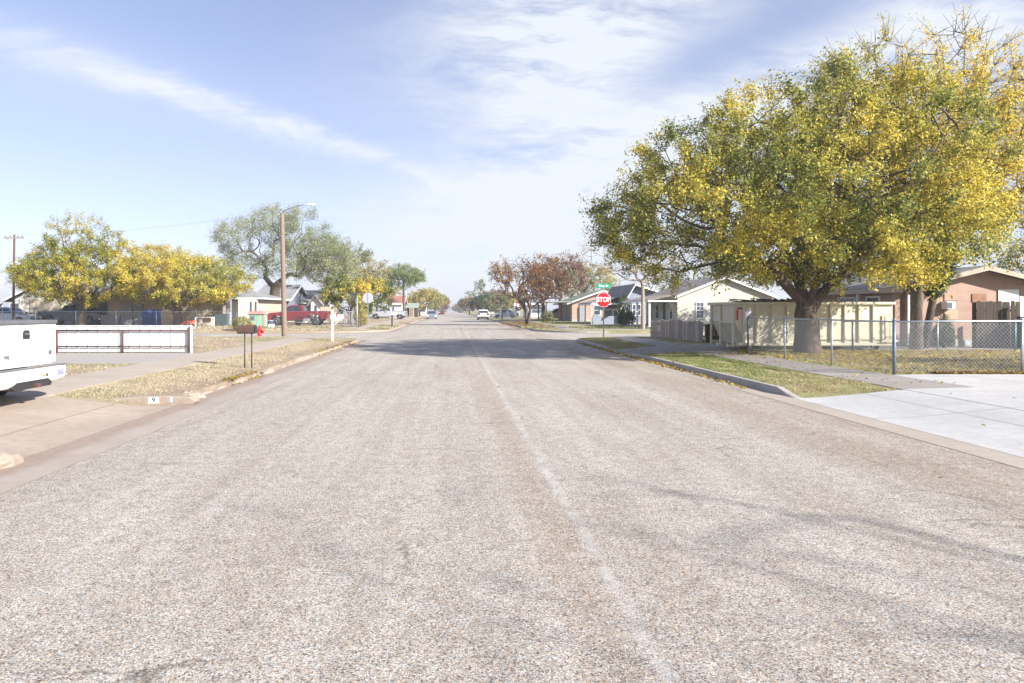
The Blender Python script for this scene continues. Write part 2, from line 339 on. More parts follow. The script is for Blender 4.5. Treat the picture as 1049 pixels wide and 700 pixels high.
# ------------------------------------------------------------------ mesh builder
class MB:
    def __init__(s): s.v = []; s.f = []; s.mi = []; s.sm = []
    def face(s, idx, mi=0, sm=False): s.f.append(tuple(idx)); s.mi.append(mi); s.sm.append(sm)
    def quad(s, a, b, c, d, mi=0):
        n = len(s.v); s.v += [tuple(a), tuple(b), tuple(c), tuple(d)]; s.face((n, n+1, n+2, n+3), mi); return s
    def poly(s, pts, mi=0):
        n = len(s.v); s.v += [tuple(p) for p in pts]; s.face(range(n, n+len(pts)), mi); return s
    def box(s, x0, x1, y0, y1, z0, z1, mi=0):
        n = len(s.v)
        s.v += [(x0,y0,z0),(x1,y0,z0),(x1,y1,z0),(x0,y1,z0),(x0,y0,z1),(x1,y0,z1),(x1,y1,z1),(x0,y1,z1)]
        for f in ((0,3,2,1),(4,5,6,7),(0,1,5,4),(1,2,6,5),(2,3,7,6),(3,0,4,7)): s.face([n+i for i in f], mi)
        return s
    def tube(s, pts, rad, n=8, mi=0, caps=True, sm=True):
        pts = [Vector(p) for p in pts]
        if not isinstance(rad, (list, tuple)): rad = [rad]*len(pts)
        base = len(s.v); up = None
        for i, p in enumerate(pts):
            if i == 0: d = pts[1]-p
            elif i == len(pts)-1: d = p-pts[i-1]
            else: d = pts[i+1]-pts[i-1]
            if d.length < 1e-9: d = Vector((0,0,1))
            d.normalize()
            if up is None: up = Vector((1,0,0)) if abs(d.x) < 0.8 else Vector((0,1,0))
            u = (up - d*up.dot(d))
            if u.length < 1e-6: u = d.orthogonal()
            u.normalize(); w = d.cross(u); up = u
            for k in range(n):
                a = 2*pi*k/n
                s.v.append(tuple(p + (u*cos(a)+w*sin(a))*rad[i]))
        for i in range(len(pts)-1):
            for k in range(n):
                a = base+i*n+k; b = base+i*n+(k+1)%n
                s.face((a, b, b+n, a+n), mi, sm)
        if caps:
            s.face([base+k for k in range(n-1,-1,-1)], mi); l = base+(len(pts)-1)*n
            s.face([l+k for k in range(n)], mi)
        return s
    def bar(s, p, q, r, n=8, mi=0): return s.tube([p, q], r, n, mi)
    def lathe(s, prof, c=(0,0,0), n=16, mi=0, axis='z'):
        """prof = [(radius, height)]"""
        base = len(s.v)
        for r, h in prof:
            for k in range(n):
                a = 2*pi*k/n; x, y = r*cos(a), r*sin(a)
                p = (x, y, h) if axis == 'z' else ((h, x, y) if axis == 'x' else (x, h, y))
                s.v.append((c[0]+p[0], c[1]+p[1], c[2]+p[2]))
        for i in range(len(prof)-1):
            for k in range(n):
                a = base+i*n+k; b = base+i*n+(k+1)%n
                s.face((a, b, b+n, a+n), mi, True)
        s.face([base+k for k in range(n-1,-1,-1)], mi); l = base+(len(prof)-1)*n
        s.face([l+k for k in range(n)], mi)
        return s
    def prism(s, poly, a0, a1, axis='y', mi=0, hw=None):
        """poly in the plane across axis; axis y: (x,z); axis x: (y,z); axis z: (x,y)
        hw(z): optional half width that replaces a0/a1 (symmetric taper, axis y only)"""
        n = len(s.v); k = len(poly)
        for side in (0, 1):
            for (a, b) in poly:
                t = (a0, a1)[side]
                if hw is not None: t = (-hw(b), hw(b))[side]
                s.v.append((a, t, b) if axis == 'y' else ((t, a, b) if axis == 'x' else (a, b, t)))
        s.face([n+i for i in range(k)], mi); s.face([n+k+i for i in range(k-1,-1,-1)], mi)
        for i in range(k):
            j = (i+1) % k
            s.face((n+i, n+k+i, n+k+j, n+j), mi)
        return s
    def grid(s, P, mi=0, sm=True):
        """P[i][j] = points"""
        n = len(s.v); R_ = len(P); C_ = len(P[0])
        for row in P: s.v += [tuple(p) for p in row]
        for i in range(R_-1):
            for j in range(C_-1):
                a = n+i*C_+j
                s.face((a, a+1, a+C_+1, a+C_), mi, sm)
        return s
    def build(s, name, mats, parent=None, bevel=0.0, recalc=True, seg=2):
        me = bpy.data.meshes.new(name)
        me.from_pydata(s.v, [], s.f)
        if not isinstance(mats, (list, tuple)): mats = [mats]
        for m_ in mats: me.materials.append(M[m_] if isinstance(m_, str) else m_)
        me.polygons.foreach_set('material_index', s.mi)
        me.polygons.foreach_set('use_smooth', s.sm)
        if recalc:
            import bmesh
            bm = bmesh.new(); bm.from_mesh(me); bmesh.ops.recalc_face_normals(bm, faces=bm.faces); bm.to_mesh(me); bm.free()
        me.update()
        o = bpy.data.objects.new(name, me); COL.objects.link(o)
        if parent is not None: o.parent = parent
        if bevel:
            bv = o.modifiers.new('edge', 'BEVEL'); bv.width = bevel; bv.segments = seg; bv.limit_method = 'ANGLE'; bv.angle_limit = R(35)
        return o

def tag(o, label=None, cat=None, group=None, kind=None):
    if label: o['label'] = label
    if cat: o['category'] = cat
    if group: o['group'] = group
    if kind: o['kind'] = kind
    return o
def thing(name, label, cat, loc=(0,0,0), rz=0.0, group=None):
    o = bpy.data.objects.new(name, None); COL.objects.link(o)
    o.empty_display_size = 0.2
    o.location = loc; o.rotation_euler = (0, 0, rz)
    return tag(o, label, cat, group)
def struct(o): o['kind'] = 'structure'; return o
def stuff(o, label, cat): o['kind'] = 'stuff'; o['label'] = label; o['category'] = cat; return o
def copy_tree(o, parent=None):
    c = o.copy(); COL.objects.link(c)
    if parent is not None: c.parent = parent
    for ch in list(o.children): copy_tree(ch, c)
    return c

def mesh_np(name, V, Fq, col, mat_, parent=None, smooth=False):
    """V (n,3) Fq (m,k) faces, col (m,3) face colours"""
    me = bpy.data.meshes.new(name)
    k = Fq.shape[1]; m_ = Fq.shape[0]
    me.vertices.add(len(V)); me.vertices.foreach_set('co', V.astype(np.float32).ravel())
    me.loops.add(m_*k); me.loops.foreach_set('vertex_index', Fq.astype(np.int32).ravel())
    me.polygons.add(m_); me.polygons.foreach_set('loop_start', np.arange(0, m_*k, k, dtype=np.int32))
    me.update(calc_edges=True)
    if col is not None:
        a = me.attributes.new('Col', 'FLOAT_COLOR', 'FACE')
        c4 = np.ones((m_, 4), np.float32); c4[:, :3] = col
        a.data.foreach_set('color', c4.ravel())
    me.materials.append(M[mat_]); me.validate()
    o = bpy.data.objects.new(name, me); COL.objects.link(o)
    if parent is not None: o.parent = parent
    return o

def text_mesh(s, size, offset=0.0, extrude=0.002, spacing=1.0):
    cu = bpy.data.curves.new('lettering', 'FONT'); cu.body = s; cu.size = size; cu.align_x = 'CENTER'; cu.align_y = 'CENTER'
    cu.offset = offset; cu.extrude = extrude; cu.space_character = spacing; cu.resolution_u = 3
    o = bpy.data.objects.new('lettering', cu); COL.objects.link(o)
    dg = bpy.context.evaluated_depsgraph_get(); dg.update()
    me = bpy.data.meshes.new_from_object(o.evaluated_get(dg))
    bpy.data.objects.remove(o); bpy.data.curves.remove(cu)
    return me
def text_part(name, s, size, mat_, parent, loc, rot=(pi/2,0,0), offset=0.0, scale=(1,1,1), extrude=0.002):
    me = text_mesh(s, size, offset, extrude); me.materials.clear(); me.materials.append(M[mat_])
    o = bpy.data.objects.new(name, me); COL.objects.link(o); o.parent = parent
    o.location = loc; o.rotation_euler = rot; o.scale = scale
    return o

# ------------------------------------------------------------------ layout of the ground
XL, XR = -4.70, 6.25            # kerb faces
YA, YB = 38.5, 47.6             # cross street
RC = 4.6                        # corner radius
def sm01(t): t = max(0.0, min(1.0, t)); return t*t*(3-2*t)
DRIVES = {'NL': [(7.35, 11.45)], 'NR': [(3.5, 12.5), (23.7, 27.5)], 'FL': [(70, 74), (97, 103)], 'FR': [(56.5, 61.0), (88, 93)]}
def edge_off(q, y):
    """how far the kerb pulls back from the straight line near the corner"""
    if q[0] == 'N': t = y - (YA - RC)
    else: t = (YB + RC) - y
    if t <= 0: return 0.0
    t = min(t, RC)
    return RC - sqrt(max(0.0, RC*RC - t*t))
def dmask(q, y):
    m = 0.0
    for a, b in DRIVES[q]:
        m = max(m, min(sm01((y-(a-0.7))/0.7), sm01(((b+0.7)-y)/0.7)))
    return m
def gh(q, x, y):
    right = q[1] == 'R'
    d = (x - XR) if right else (XL - x)
    d -= edge_off(q, y)
    dc = (YA - y) if q[0] == 'N' else (y - YB)
    D = max(0.0, min(d, dc))
    if right: base = 0.125 + 0.085*sm01(D/4.5)
    else: base = 0.105 + 0.125*sm01(D/3.5)
    m = dmask(q, y)
    ramp = sm01((d+0.05)/2.3)
    h = base*(1 - m*(1-ramp)) + 0.001*m*(1-ramp)
    return h
def ground_h(x, y):
    if XL <= x <= XR or YA <= y <= YB: return 0.0
    q = ('N' if y < YA else 'F') + ('L' if x < 0 else 'R')
    return gh(q, x, y)

def axis_pts(a, b, fine, far, extra=()):
    """points from a to b, spacing growing from fine to far"""
    out = [a]; step = fine; s = 1 if b > a else -1
    while (b - out[-1])*s > step:
        out.append(out[-1]+s*step); step = min(far, step*1.12)
    out.append(b)
    return out
ys_near = list(np.arange(-40, 0, 2.0)) + list(np.arange(0, YA-RC, 0.4)) + list(np.arange(YA-RC, YA, 0.2)) + [YA]
ys_far = [YB] + list(np.arange(YB+0.2, YB+RC, 0.2)) + list(np.arange(YB+RC, 110, 0.8)) + list(np.arange(110, 300, 8)) + list(np.arange(300, 1000, 50))
KW = 0.15
for q in ('NL', 'NR', 'FL', 'FR'):
    right = q[1] == 'R'; ys = ys_near if q[0] == 'N' else ys_far
    ds = axis_pts(KW-0.02, 260.0, 0.18, 14.0)
    P = []
    for y in ys:
        e = edge_off(q, y); row = []
        for d in ds:
            x = (XR+e+d) if right else (XL-e-d)
            h = gh(q, x, y)
            if d < 0.2: h -= 0.012
            row.append((x, y, h))
        P.append(row)
    mb = MB(); mb.grid(P)
    mb.grid([[r_[0] for r_ in P], [(r_[0][0], r_[0][1], -0.04) for r_ in P]], sm=False)
    # skirt along the cross street
    cs = P[-1] if q[0] == 'N' else P[0]
    yy = cs[0][1]
    mb.grid([[(p[0], p[1], p[2]) for p in cs], [(p[0], p[1], -0.04) for p in cs]])
    struct(mb.build('lawn_ground', 'turf_right' if right else 'turf_left'))
    # kerb and gutter along this quadrant, round the corner and off along the cross street
    path = []
    for y in ys: path.append((((XR+edge_off(q, y)) if right else (XL-edge_off(q, y))), y))
    side = list(np.arange(RC, 160, 1.5))[1:]
    ext = [((XR+s_) if right else (XL-s_), YA if q[0] == 'N' else YB) for s_ in side]
    path = path + ext if q[0] == 'N' else list(reversed(ext)) + path
    sgn = 1 if right else -1
    def frames(path):
        o = []
        for i, p in enumerate(path):
            a = path[max(0, i-1)]; b = path[min(len(path)-1, i+1)]
            t = Vector((b[0]-a[0], b[1]-a[1])); t.normalize()
            nrm = Vector((t.y, -t.x))*sgn          # away from the road
            o.append((Vector(p), nrm))
        return o
    fr = frames(path)
    kb = MB(); rows = []
    rr = random.Random(hash(q) % 1000 if False else {'NL':1,'NR':2,'FL':3,'FR':4}[q])
    for p, nrm in fr:
        if abs(p.y-YA) < 1e-6 or abs(p.y-YB) < 1e-6: h = (0.125 if right else 0.105)
        else: h = gh(q, p.x + (0.001 if right else -0.001), p.y)
        jit = 0
        if q == 'NL' and 11.8 < p.y < 34:   # old and broken kerb on the left
            jit = rr.uniform(-0.035, 0.03); 
            if rr.random() < 0.28: jit -= 0.05
            if p.y < 20.5: jit -= 0.065
        h = max(0.005, h+0.004+jit); h2 = h
        row = [p + nrm*o_ for o_ in (0.0, 0.015, 0.04, KW)]
        zs = (0.0, h*0.75, h, h2)
        rows.append([(a.x, a.y, z) for a, z in zip(row, zs)])
    kb.grid(rows, sm=False)
    struct(kb.build('kerb', 'kerb' if right else 'kerb_left'))
    gb = MB(); w = 0.45 if right else 0.74
    gb.grid([[((p+nrm*o_).x, (p+nrm*o_).y, 0.008 if o_ == 0.01 else 0.004) for o_ in (0.01, -w*0.5, -w)] for p, nrm in fr])
    struct(gb.build('gutter', 'gutter_right' if right else 'gutter_left'))

struct(MB().quad((-4500,-900,-0.08),(4500,-900,-0.08),(4500,9000,-0.08),(-4500,9000,-0.08)).build('ground', 'earth'))
struct(MB().quad((XL,-40,0),(XR,-40,0),(XR,1000,0),(XL,1000,0)).build('road', 'road'))
mb = MB()
mb.quad((XR,YA,-0.004),(260,YA,-0.004),(260,YB,-0.004),(XR,YB,-0.004)); mb.quad((-260,YA,-0.004),(XL,YA,-0.004),(XL,YB,-0.004),(-260,YB,-0.004))
for (xa, xb, ya, yb) in ((XR, XR+RC, YA-RC, YA), (XL-RC, XL, YA-RC, YA), (XR, XR+RC, YB, YB+RC), (XL-RC, XL, YB, YB+RC)):
    mb.quad((xa,ya,-0.004),(xb,ya,-0.004),(xb,yb,-0.004),(xa,yb,-0.004))
struct(mb.build('cross_street', 'side_road'))

def slab(name, q, x0, x1, y0, y1, m, lift=0.012, nx=24, ny=24, xe=None, skirt=0.05):
    """paved sheet that follows the ground; xe(y) may bend the inner edge"""
    P = []
    for j in range(ny+1):
        y = y0+(y1-y0)*j/ny; row = []
        for i in range(nx+1):
            x = x0+(x1-x0)*i/nx
            row.append((x, y, gh(q, x, y)+lift))
        P.append(row)
    b = MB(); b.grid(P)
    for row in (P[0], P[-1], [r[0] for r in P], [r[-1] for r in P]):
        b.grid([row, [(p[0], p[1], p[2]-skirt) for p in row]])
    return struct(b.build(name, m))
# right hand: driveway apron, sidewalk, yard drive, container drive
slab('driveway', 'NR', XR-0.02, 8.25, 3.4, 12.45, 'drive_right', 0.009, 20, 40)
slab('driveway', 'NR', 9.53, 30, 1.0, 14.78, 'drive_right', 0.014, 30, 30)
slab('driveway', 'NR', 8.25, 9.53, 1.0, 12.45, 'drive_right', 0.014, 8, 40)
slab('sidewalk', 'NR', 8.25, 9.53, 12.45, 36.5, 'walk', 0.012, 6, 90)
slab('sidewalk', 'NR', 8.25, 9.53, -20, 1.0, 'walk', 0.012, 6, 30)
slab('driveway', 'NR', XR+0.05, 8.25, 23.8, 27.4, 'walk', 0.012, 12, 20)
slab('driveway', 'NR', 9.53, 22, 23.9, 27.6, 'walk', 0.012, 20, 10)
slab('sidewalk', 'NR', 9.8, 60, 35.6, 36.8, 'walk', 0.014, 60, 6)
slab('sidewalk', 'FR', 8.3, 9.5, 50.2, 200, 'walk', 0.014, 4, 120)
slab('sidewalk', 'FR', 9.5, 60, 49.4, 50.6, 'walk', 0.015, 40, 4)
slab('driveway', 'FR', XR+0.05, 8.3, 56.7, 60.8, 'walk_left', 0.013, 12, 12)
slab('driveway', 'FR', 9.5, 22, 56.7, 60.8, 'walk_left', 0.013, 12, 8)
slab('driveway', 'FR', XR+0.05, 20, 88.3, 92.8, 'walk_left', 0.02, 20, 12)
# left hand
slab('driveway', 'NL', -6.72, XL+0.02, 7.4, 11.35, 'drive_left', 0.009, 20, 30)
slab('driveway', 'NL', -20, -8.0, 7.4, 11.35, 'drive_left', 0.012, 12, 10)
slab('sidewalk', 'NL', -8.0, -6.72, -20, 36.6, 'walk_left', 0.014, 6, 120)
slab('gravel_pad', 'NL', -13.2, -8.0, 17.6, 21.7, 'gravel', 0.012, 12, 12)
slab('sidewalk', 'NL', -60, -8.0, 35.4, 36.6, 'walk_left', 0.014, 60, 6)
slab('sidewalk', 'FL', -8.0, -6.75, 50.2, 200, 'walk_left', 0.014, 4, 120)
slab('driveway', 'FL', -16, XL-0.05, 97.2, 102.8, 'walk_left', 0.02, 20, 12)
slab('driveway', 'FL', -16, XL-0.05, 70.2, 73.8, 'walk_left', 0.02, 20, 12)
# ------------------------------------------------------------------ trees
def palette_cols(n, pal, rng, clump=None, hfrac=None):
    """pal: list of (rgb, weight); clump (n,) in 0..1 picks along the list so neighbours share a hue"""
    cols = np.array([p[0] for p in pal], float); w = np.array([p[1] for p in pal], float); w /= w.sum()
    cum = np.cumsum(w)
    r = np.clip(clump + rng.normal(0, 0.16, n), 0, 0.9999)
    idx = np.searchsorted(cum, r)
    c = cols[np.clip(idx, 0, len(cols)-1)]
    c = c*rng.uniform(0.68, 1.25, (n, 1))
    return np.clip(c, 0.005, 0.9)

YELLOW = [((0.10,0.14,0.025),0.18), ((0.20,0.235,0.035),0.22), ((0.48,0.43,0.065),0.26), ((0.66,0.54,0.07),0.24), ((0.70,0.50,0.055),0.12)]
GREENER = [((0.08,0.125,0.025),0.24), ((0.22,0.255,0.065),0.27), ((0.47,0.43,0.085),0.28), ((0.72,0.59,0.105),0.22)]
YELLOWER = [((0.11,0.15,0.025),0.10), ((0.34,0.35,0.09),0.24), ((0.62,0.52,0.095),0.36), ((0.76,0.57,0.10),0.28)]
ELM = [((0.28,0.32,0.17),0.35), ((0.36,0.39,0.215),0.4), ((0.45,0.45,0.24),0.25)]
BROWNISH = [((0.17,0.09,0.065),0.36), ((0.25,0.125,0.06),0.26), ((0.38,0.195,0.045),0.26), ((0.44,0.28,0.055),0.12)]
OLIVE = [((0.23,0.26,0.09),0.3), ((0.35,0.335,0.11),0.4), ((0.48,0.38,0.09),0.3)]
GREYGREEN = [((0.24,0.25,0.12),0.4), ((0.33,0.31,0.15),0.35), ((0.40,0.34,0.17),0.25)]
DARKGREEN = [((0.07,0.115,0.045),0.5), ((0.10,0.155,0.06),0.35), ((0.15,0.19,0.07),0.15)]
RUST = [((0.23,0.12,0.08),0.45), ((0.32,0.175,0.07),0.3), ((0.26,0.21,0.08),0.25)]
PINEGREEN = [((0.19,0.26,0.10),0.4), ((0.27,0.33,0.13),0.4), ((0.36,0.38,0.15),0.2)]

def smooth_noise3(P, rng, freq):
    """cheap smooth 3d noise for clumps of colour, 0..1"""
    out = np.zeros(len(P))
    for k in range(7):
        d = rng.normal(0, 1, 3); d /= np.linalg.norm(d)
        out += np.sin(P @ d * freq*rng.uniform(0.6, 1.6) + rng.uniform(0, 6.28))
    return np.clip(0.5 + out/7*1.15, 0, 1)

def make_leaves(name, base, dirs, n, size, spread, pal, rng, parent, bias=None, cfreq=0.9, aspect=0.55, droop=0.3):
    """leaves scattered along twigs: base (k,3) start, dirs (k,3) full twig vector"""
    k = len(base)
    ti = rng.integers(0, k, n); t = rng.uniform(0.12, 1.06, n)[:, None]
    P = base[ti] + dirs[ti]*t + rng.normal(0, spread, (n, 3))
    oc = P - base[ti]; oc /= np.linalg.norm(oc, axis=1)[:, None]+1e-9
    nrm = rng.normal(0, 0.6, (n, 3)) + oc*0.75; nrm[:, 2] += 0.25
    nrm /= np.linalg.norm(nrm, axis=1)[:, None]
    ax = rng.normal(0, 1, (n, 3)); ax[:, 2] -= droop
    ax -= nrm*(ax*nrm).sum(1)[:, None]; ax /= np.linalg.norm(ax, axis=1)[:, None]+1e-9
    sd = np.cross(nrm, ax)
    L = size*rng.uniform(0.6, 1.35, n)[:, None]; W = L*aspect
    fold = nrm*L*0.12
    V = np.empty((n, 4, 3))
    V[:, 0] = P; V[:, 1] = P + ax*L*0.5 + sd*W*0.5 + fold; V[:, 2] = P + ax*L; V[:, 3] = P + ax*L*0.5 - sd*W*0.5 + fold
    Fq = np.arange(n*4).reshape(n, 4)
    cl = smooth_noise3(P, rng, cfreq)
    _, cid = np.unique(np.round(base, 3), axis=0, return_inverse=True); cid = np.ravel(cid)
    cl = np.clip(cl + rng.normal(0, 0.15, cid.max()+1)[cid][ti] + rng.normal(0, 0.07, k)[ti], 0, 1)
    if bias is not None: cl = np.clip(cl*0.55 + bias(P)*0.45 + 0.0, 0, 1)
    col = palette_cols(n, pal, rng, cl)
    return mesh_np(name, V.reshape(-1, 3), Fq, col, 'leaf', parent)

def grow(ell, fork, N, rng, bf=0.35, shell=0.55, trunk_pts=None, gap=0.0, limbs=()):
    """skeleton: nodes in the crown ellipsoids joined to the fork by a balanced spanning tree"""
    vol = np.array([e[3]*e[4]*e[5] for e in ell]); vol = vol**0.8; vol /= vol.sum()
    pts = []
    tries = 0
    mind = gap
    while len(pts) < N and tries < N*60:
        tries += 1
        e = ell[rng.choice(len(ell), p=vol)]
        d = rng.normal(0, 1, 3); d /= np.linalg.norm(d)
        r = rng.uniform(0, 1)**(1/3) if rng.uniform() > shell else rng.uniform(0.82, 1.02)
        p = np.array(e[:3]) + d*r*np.array(e[3:6])
        if p[2] < fork[2]*0.75: continue
        if mind and pts:
            q = np.array(pts[-400:])
            if np.min(((q-p)**2).sum(1)) < mind*mind: continue
        pts.append(p)
    C = np.array(pts)
    tp = [np.array(p, float) for p in trunk_pts]
    nodes = list(tp); par = [-1] + list(range(len(tp)-1))
    pl = [0.0]
    for i in range(1, len(tp)): pl.append(pl[-1]+np.linalg.norm(tp[i]-tp[i-1]))
    n = len(C); alive = np.ones(n, bool)
    best = np.full(n, 1e9); bp = np.zeros(n, int)
    def relax(j):
        d = np.linalg.norm(C-nodes[j], axis=1); c = d + bf*pl[j] + d*d*0.02
        m = c < best; best[m] = c[m]; bp[m] = j
    if not limbs:
        for j in range(max(1, len(tp)-2), len(tp)): relax(j)
    f0 = len(tp)-1
    for lb in limbs:
        prev = f0
        for q in lb:
            p = np.array(q, float); nodes.append(p); par.append(prev); pl.append(pl[prev]+np.linalg.norm(p-nodes[prev])*0.3)
            prev = len(nodes)-1
            if q is not lb[0]: relax(prev)
    for _ in range(n):
        i = int(np.argmin(np.where(alive, best, 1e9)))
        alive[i] = False
        j = bp[i]; d = C[i]-nodes[j]; L = np.linalg.norm(d)
        k = max(1, int(L/0.9)); prev = j
        for s in range(1, k+1):
            p = nodes[j]+d*s/k
            if s < k: p = p + rng.normal(0, 0.05*L, 3)*np.array([1, 1, 0.7])
            nodes.append(p); par.append(prev); pl.append(pl[prev]+L/k); prev = len(nodes)-1
        relax(prev)
    return np.array(nodes), np.array(par), np.array(pl)

def tree(name, label, loc, h_fork, r_trunk, ell, N, nleaf, lsize, pal, seed, group=None, bark='bark', bf=0.35, shell=0.55, twig=0.6, ntw=4,
         spread=0.07, bias=None, lean=(0,0), stems=1, gap=0.0, cfreq=0.9, cat='tree', tip=0.011, pw=0.47, bare_frac=0.0, bare_top=None, sides=7, aspect=0.55, updrift=0.15, limb=0.85, fan=0.28, limbs=()):
    rng = np.random.default_rng(seed)
    root = thing(name, label, cat, loc, 0, group)
    tr = MB(); bases = []; tws = []
    for sidx in range(stems):
        a = 2*pi*sidx/max(1, stems)+seed
        off = np.array([0.0, 0, 0]) if stems == 1 else np.array([cos(a), sin(a), 0])*r_trunk*0.9
        out = np.array([lean[0], lean[1], 0]) if stems == 1 else np.array([cos(a), sin(a), 0])*h_fork*fan + np.array([lean[0], lean[1], 0])
        tp = [off + np.array([0, 0, -0.12]), off + np.array([0, 0, 0.06]), off+out*0.2+np.array([0, 0, h_fork*0.35]), off+out*0.6+np.array([0, 0, h_fork*0.7]), off+out+np.array([0, 0, h_fork])]
        e2 = ell if stems == 1 else [tuple(np.array(e) + np.array([out[0]*1.2, out[1]*1.2, 0, 0, 0, 0])) for e in ell]
        nodes, par, pl = grow(e2, tp[-1], N//stems, rng, bf, shell, tp, gap, limbs)
        n = len(nodes)
        cnt = np.ones(n); order = np.argsort(-pl)
        # descendants: parents always precede children in index order
        for i in range(n-1, 0, -1): cnt[par[i]] += cnt[i]
        rad = tip + (r_trunk-tip)*((cnt-1)/(cnt[0]-1+1e-9))**pw
        rad[len(tp):] *= limb
        rad[0] = r_trunk*1.22; rad[1] = r_trunk*1.1; rad[2] = r_trunk*0.95; rad[3] = r_trunk*0.88; rad[4] = r_trunk*0.85
        ch = [[] for _ in range(n)]
        for i in range(1, n): ch[par[i]].append(i)
        # chains
        stack = [(0, None)]
        while stack:
            s0, pre = stack.pop()
            chain = ([pre] if pre is not None else []) + [s0]
            c = s0
            while ch[c]:
                kids = sorted(ch[c], key=lambda q: -cnt[q])
                for q in kids[1:]: stack.append((q, c))
                c = kids[0]; chain.append(c)
            pts = [nodes[i] for i in chain]; rr = [rad[i] for i in chain]
            if pre is not None: rr[0] = min(rad[chain[0]], rad[chain[1]]*1.25)
            if len(pts) < 2: continue
            # smooth once
            if len(pts) > 2:
                q = [pts[0]]; r2 = [rr[0]]
                for i in range(len(pts)-1):
                    p0 = pts[max(0, i-1)]; p1 = pts[i]; p2 = pts[i+1]; p3 = pts[min(len(pts)-1, i+2)]
                    if rr[i] > 0.03:
                        q.append(0.5*(p1+p2) + (p1+p2-p0-p3)/16); r2.append(0.5*(rr[i]+rr[i+1]))
                    q.append(p2); r2.append(rr[i+1])
                pts, rr = q, r2
            k = sides+3 if rr[0] > 0.12 else (sides if rr[0] > 0.05 else (4 if rr[0] > 0.02 else 3))
            tr.tube([tuple(p) for p in pts], rr, k, 0, False)
        cen = np.mean(np.array([e[:3] for e in e2]), axis=0)
        ends = [i for i in range(len(tp), n) if cnt[i] < 6]
        for i in ends:
            m = ntw if not ch[i] else max(1, ntw//2)
            d0 = nodes[i]-nodes[par[i]]; d0 /= np.linalg.norm(d0)+1e-9
            for _ in range(m):
                o_ = nodes[i]-cen; o_ /= np.linalg.norm(o_)+1e-9
                d = d0*0.5 + o_*0.45 + rng.normal(0, 0.55, 3) + np.array([0, 0, updrift]); d /= np.linalg.norm(d)
                bases.append(nodes[i]); tws.append(d*twig*rng.uniform(0.45, 1.25))
    bases = np.array(bases); tws = np.array(tws)
    for b_, t_ in zip(bases, tws):
        mid = b_+t_*0.5+rng.normal(0, 0.03, 3)
        tr.tube([tuple(b_), tuple(mid), tuple(b_+t_)], [tip*0.75, tip*0.5, tip*0.3], 3, 0, False)
    tr.build('trunk', bark, root, recalc=False)
    if nleaf:
        keep = np.ones(len(bases), bool)
        if bare_top is not None:
            pr = np.clip((bases[:, 2]-bare_top[0])/(bare_top[1]-bare_top[0]), 0, 1)*bare_top[2]
            keep &= rng.uniform(0, 1, len(bases)) > pr
        if bare_frac: keep &= rng.uniform(0, 1, len(bases)) > bare_frac
        make_leaves('crown', bases[keep], tws[keep], nleaf, lsize, spread, pal, rng, root, bias, cfreq, aspect)
    return root

def treeW(px, Y, q): return (WX(px, Y), Y, ground_h(WX(px, Y), Y))

# the two big yellowing trees on the right
g1 = ground_h(11.4, 22.0)
tree('shade_tree', 'wide green and yellow tree with a thick forked trunk in front of the cream dumpster', (11.45, 22.0, g1), 1.5, 0.40,
     [(-0.5,0.2,4.6,5.3,4.6,2.1), (-3.3,0.0,4.2,3.4,3.2,1.9), (1.2,0.4,6.0,4.3,4.1,3.0), (-2.2,0.0,5.9,3.0,3.0,2.0), (0.8,-1.2,3.5,4.0,2.6,1.2), (3.0,-0.4,4.3,2.2,2.2,1.5)],
     900, 165000, 0.09, GREENER, 11, None, 'bark', 0.3, 0.72, 0.70, 7, 0.085, gap=0.34,
     bias=lambda P: np.clip(0.70 + 0.04*(P[:,2]-4.5) + 0.03*P[:,0] - 0.06*P[:,1] + np.where(P[:,2] < 3.2, 0.12, 0), 0, 1), pw=0.62, limb=0.78, cfreq=1.5, limbs=[[(-0.55,-0.1,2.0),(-1.35,-0.2,2.75),(-2.7,-0.2,3.5)], [(0.65,0.1,2.05),(1.45,0.1,2.85),(2.5,0.2,3.9)], [(-0.15,0.25,2.3),(-0.5,0.5,3.4),(-0.9,0.6,4.6)], [(0.2,-0.2,2.3),(0.55,-0.4,3.3),(0.9,-0.3,4.6)]])
g2 = ground_h(16.5, 24.4)
tree('shade_tree', 'taller yellow tree with thin bare top twigs rising behind the forked tree', (16.6, 24.4, g2), 2.0, 0.2,
     [(0.3,0.0,7.0,5.0,3.9,2.8), (0.0,0.0,8.9,3.8,3.2,2.2), (3.2,0.0,6.9,3.9,3.4,2.4), (-2.6,0.0,6.6,3.2,3.0,2.2), (-0.6,-0.6,4.7,2.6,2.4,1.5)],
     840, 112000, 0.088, YELLOWER, 23, None, 'bark', 0.3, 0.66, 0.85, 7, 0.09, gap=0.36,
     bias=lambda P: np.clip(0.50 + 0.05*(P[:,2]-6.0) + 0.02*P[:,0] - 0.03*P[:,1], 0, 1), stems=2, fan=0.13, bare_top=(6.3, 11.0, 0.88), pw=0.6, limb=0.75, tip=0.014, cfreq=1.4)

# trees outside the frame on the right whose shadows reach the yard and the street
tree('bare_tree', 'thin bare tree standing beyond the right edge of the photo beside the near driveway', (15.6, -5.6, 0.2), 3.4, 0.16,
     [(0,0,7.6,3.2,3.2,2.4)], 70, 300, 0.08, YELLOWER, 31, twig=0.5, ntw=2, shell=0.4, limb=0.42, tip=0.006)
tree('yard_tree', 'small yellow tree standing beyond the right edge of the photo in the fenced yard', (21.6, 12.4, 0.2), 1.7, 0.16,
     [(0,0,3.8,2.5,2.5,1.7)], 160, 7000, 0.13, YELLOW, 33, twig=0.5, ntw=4)

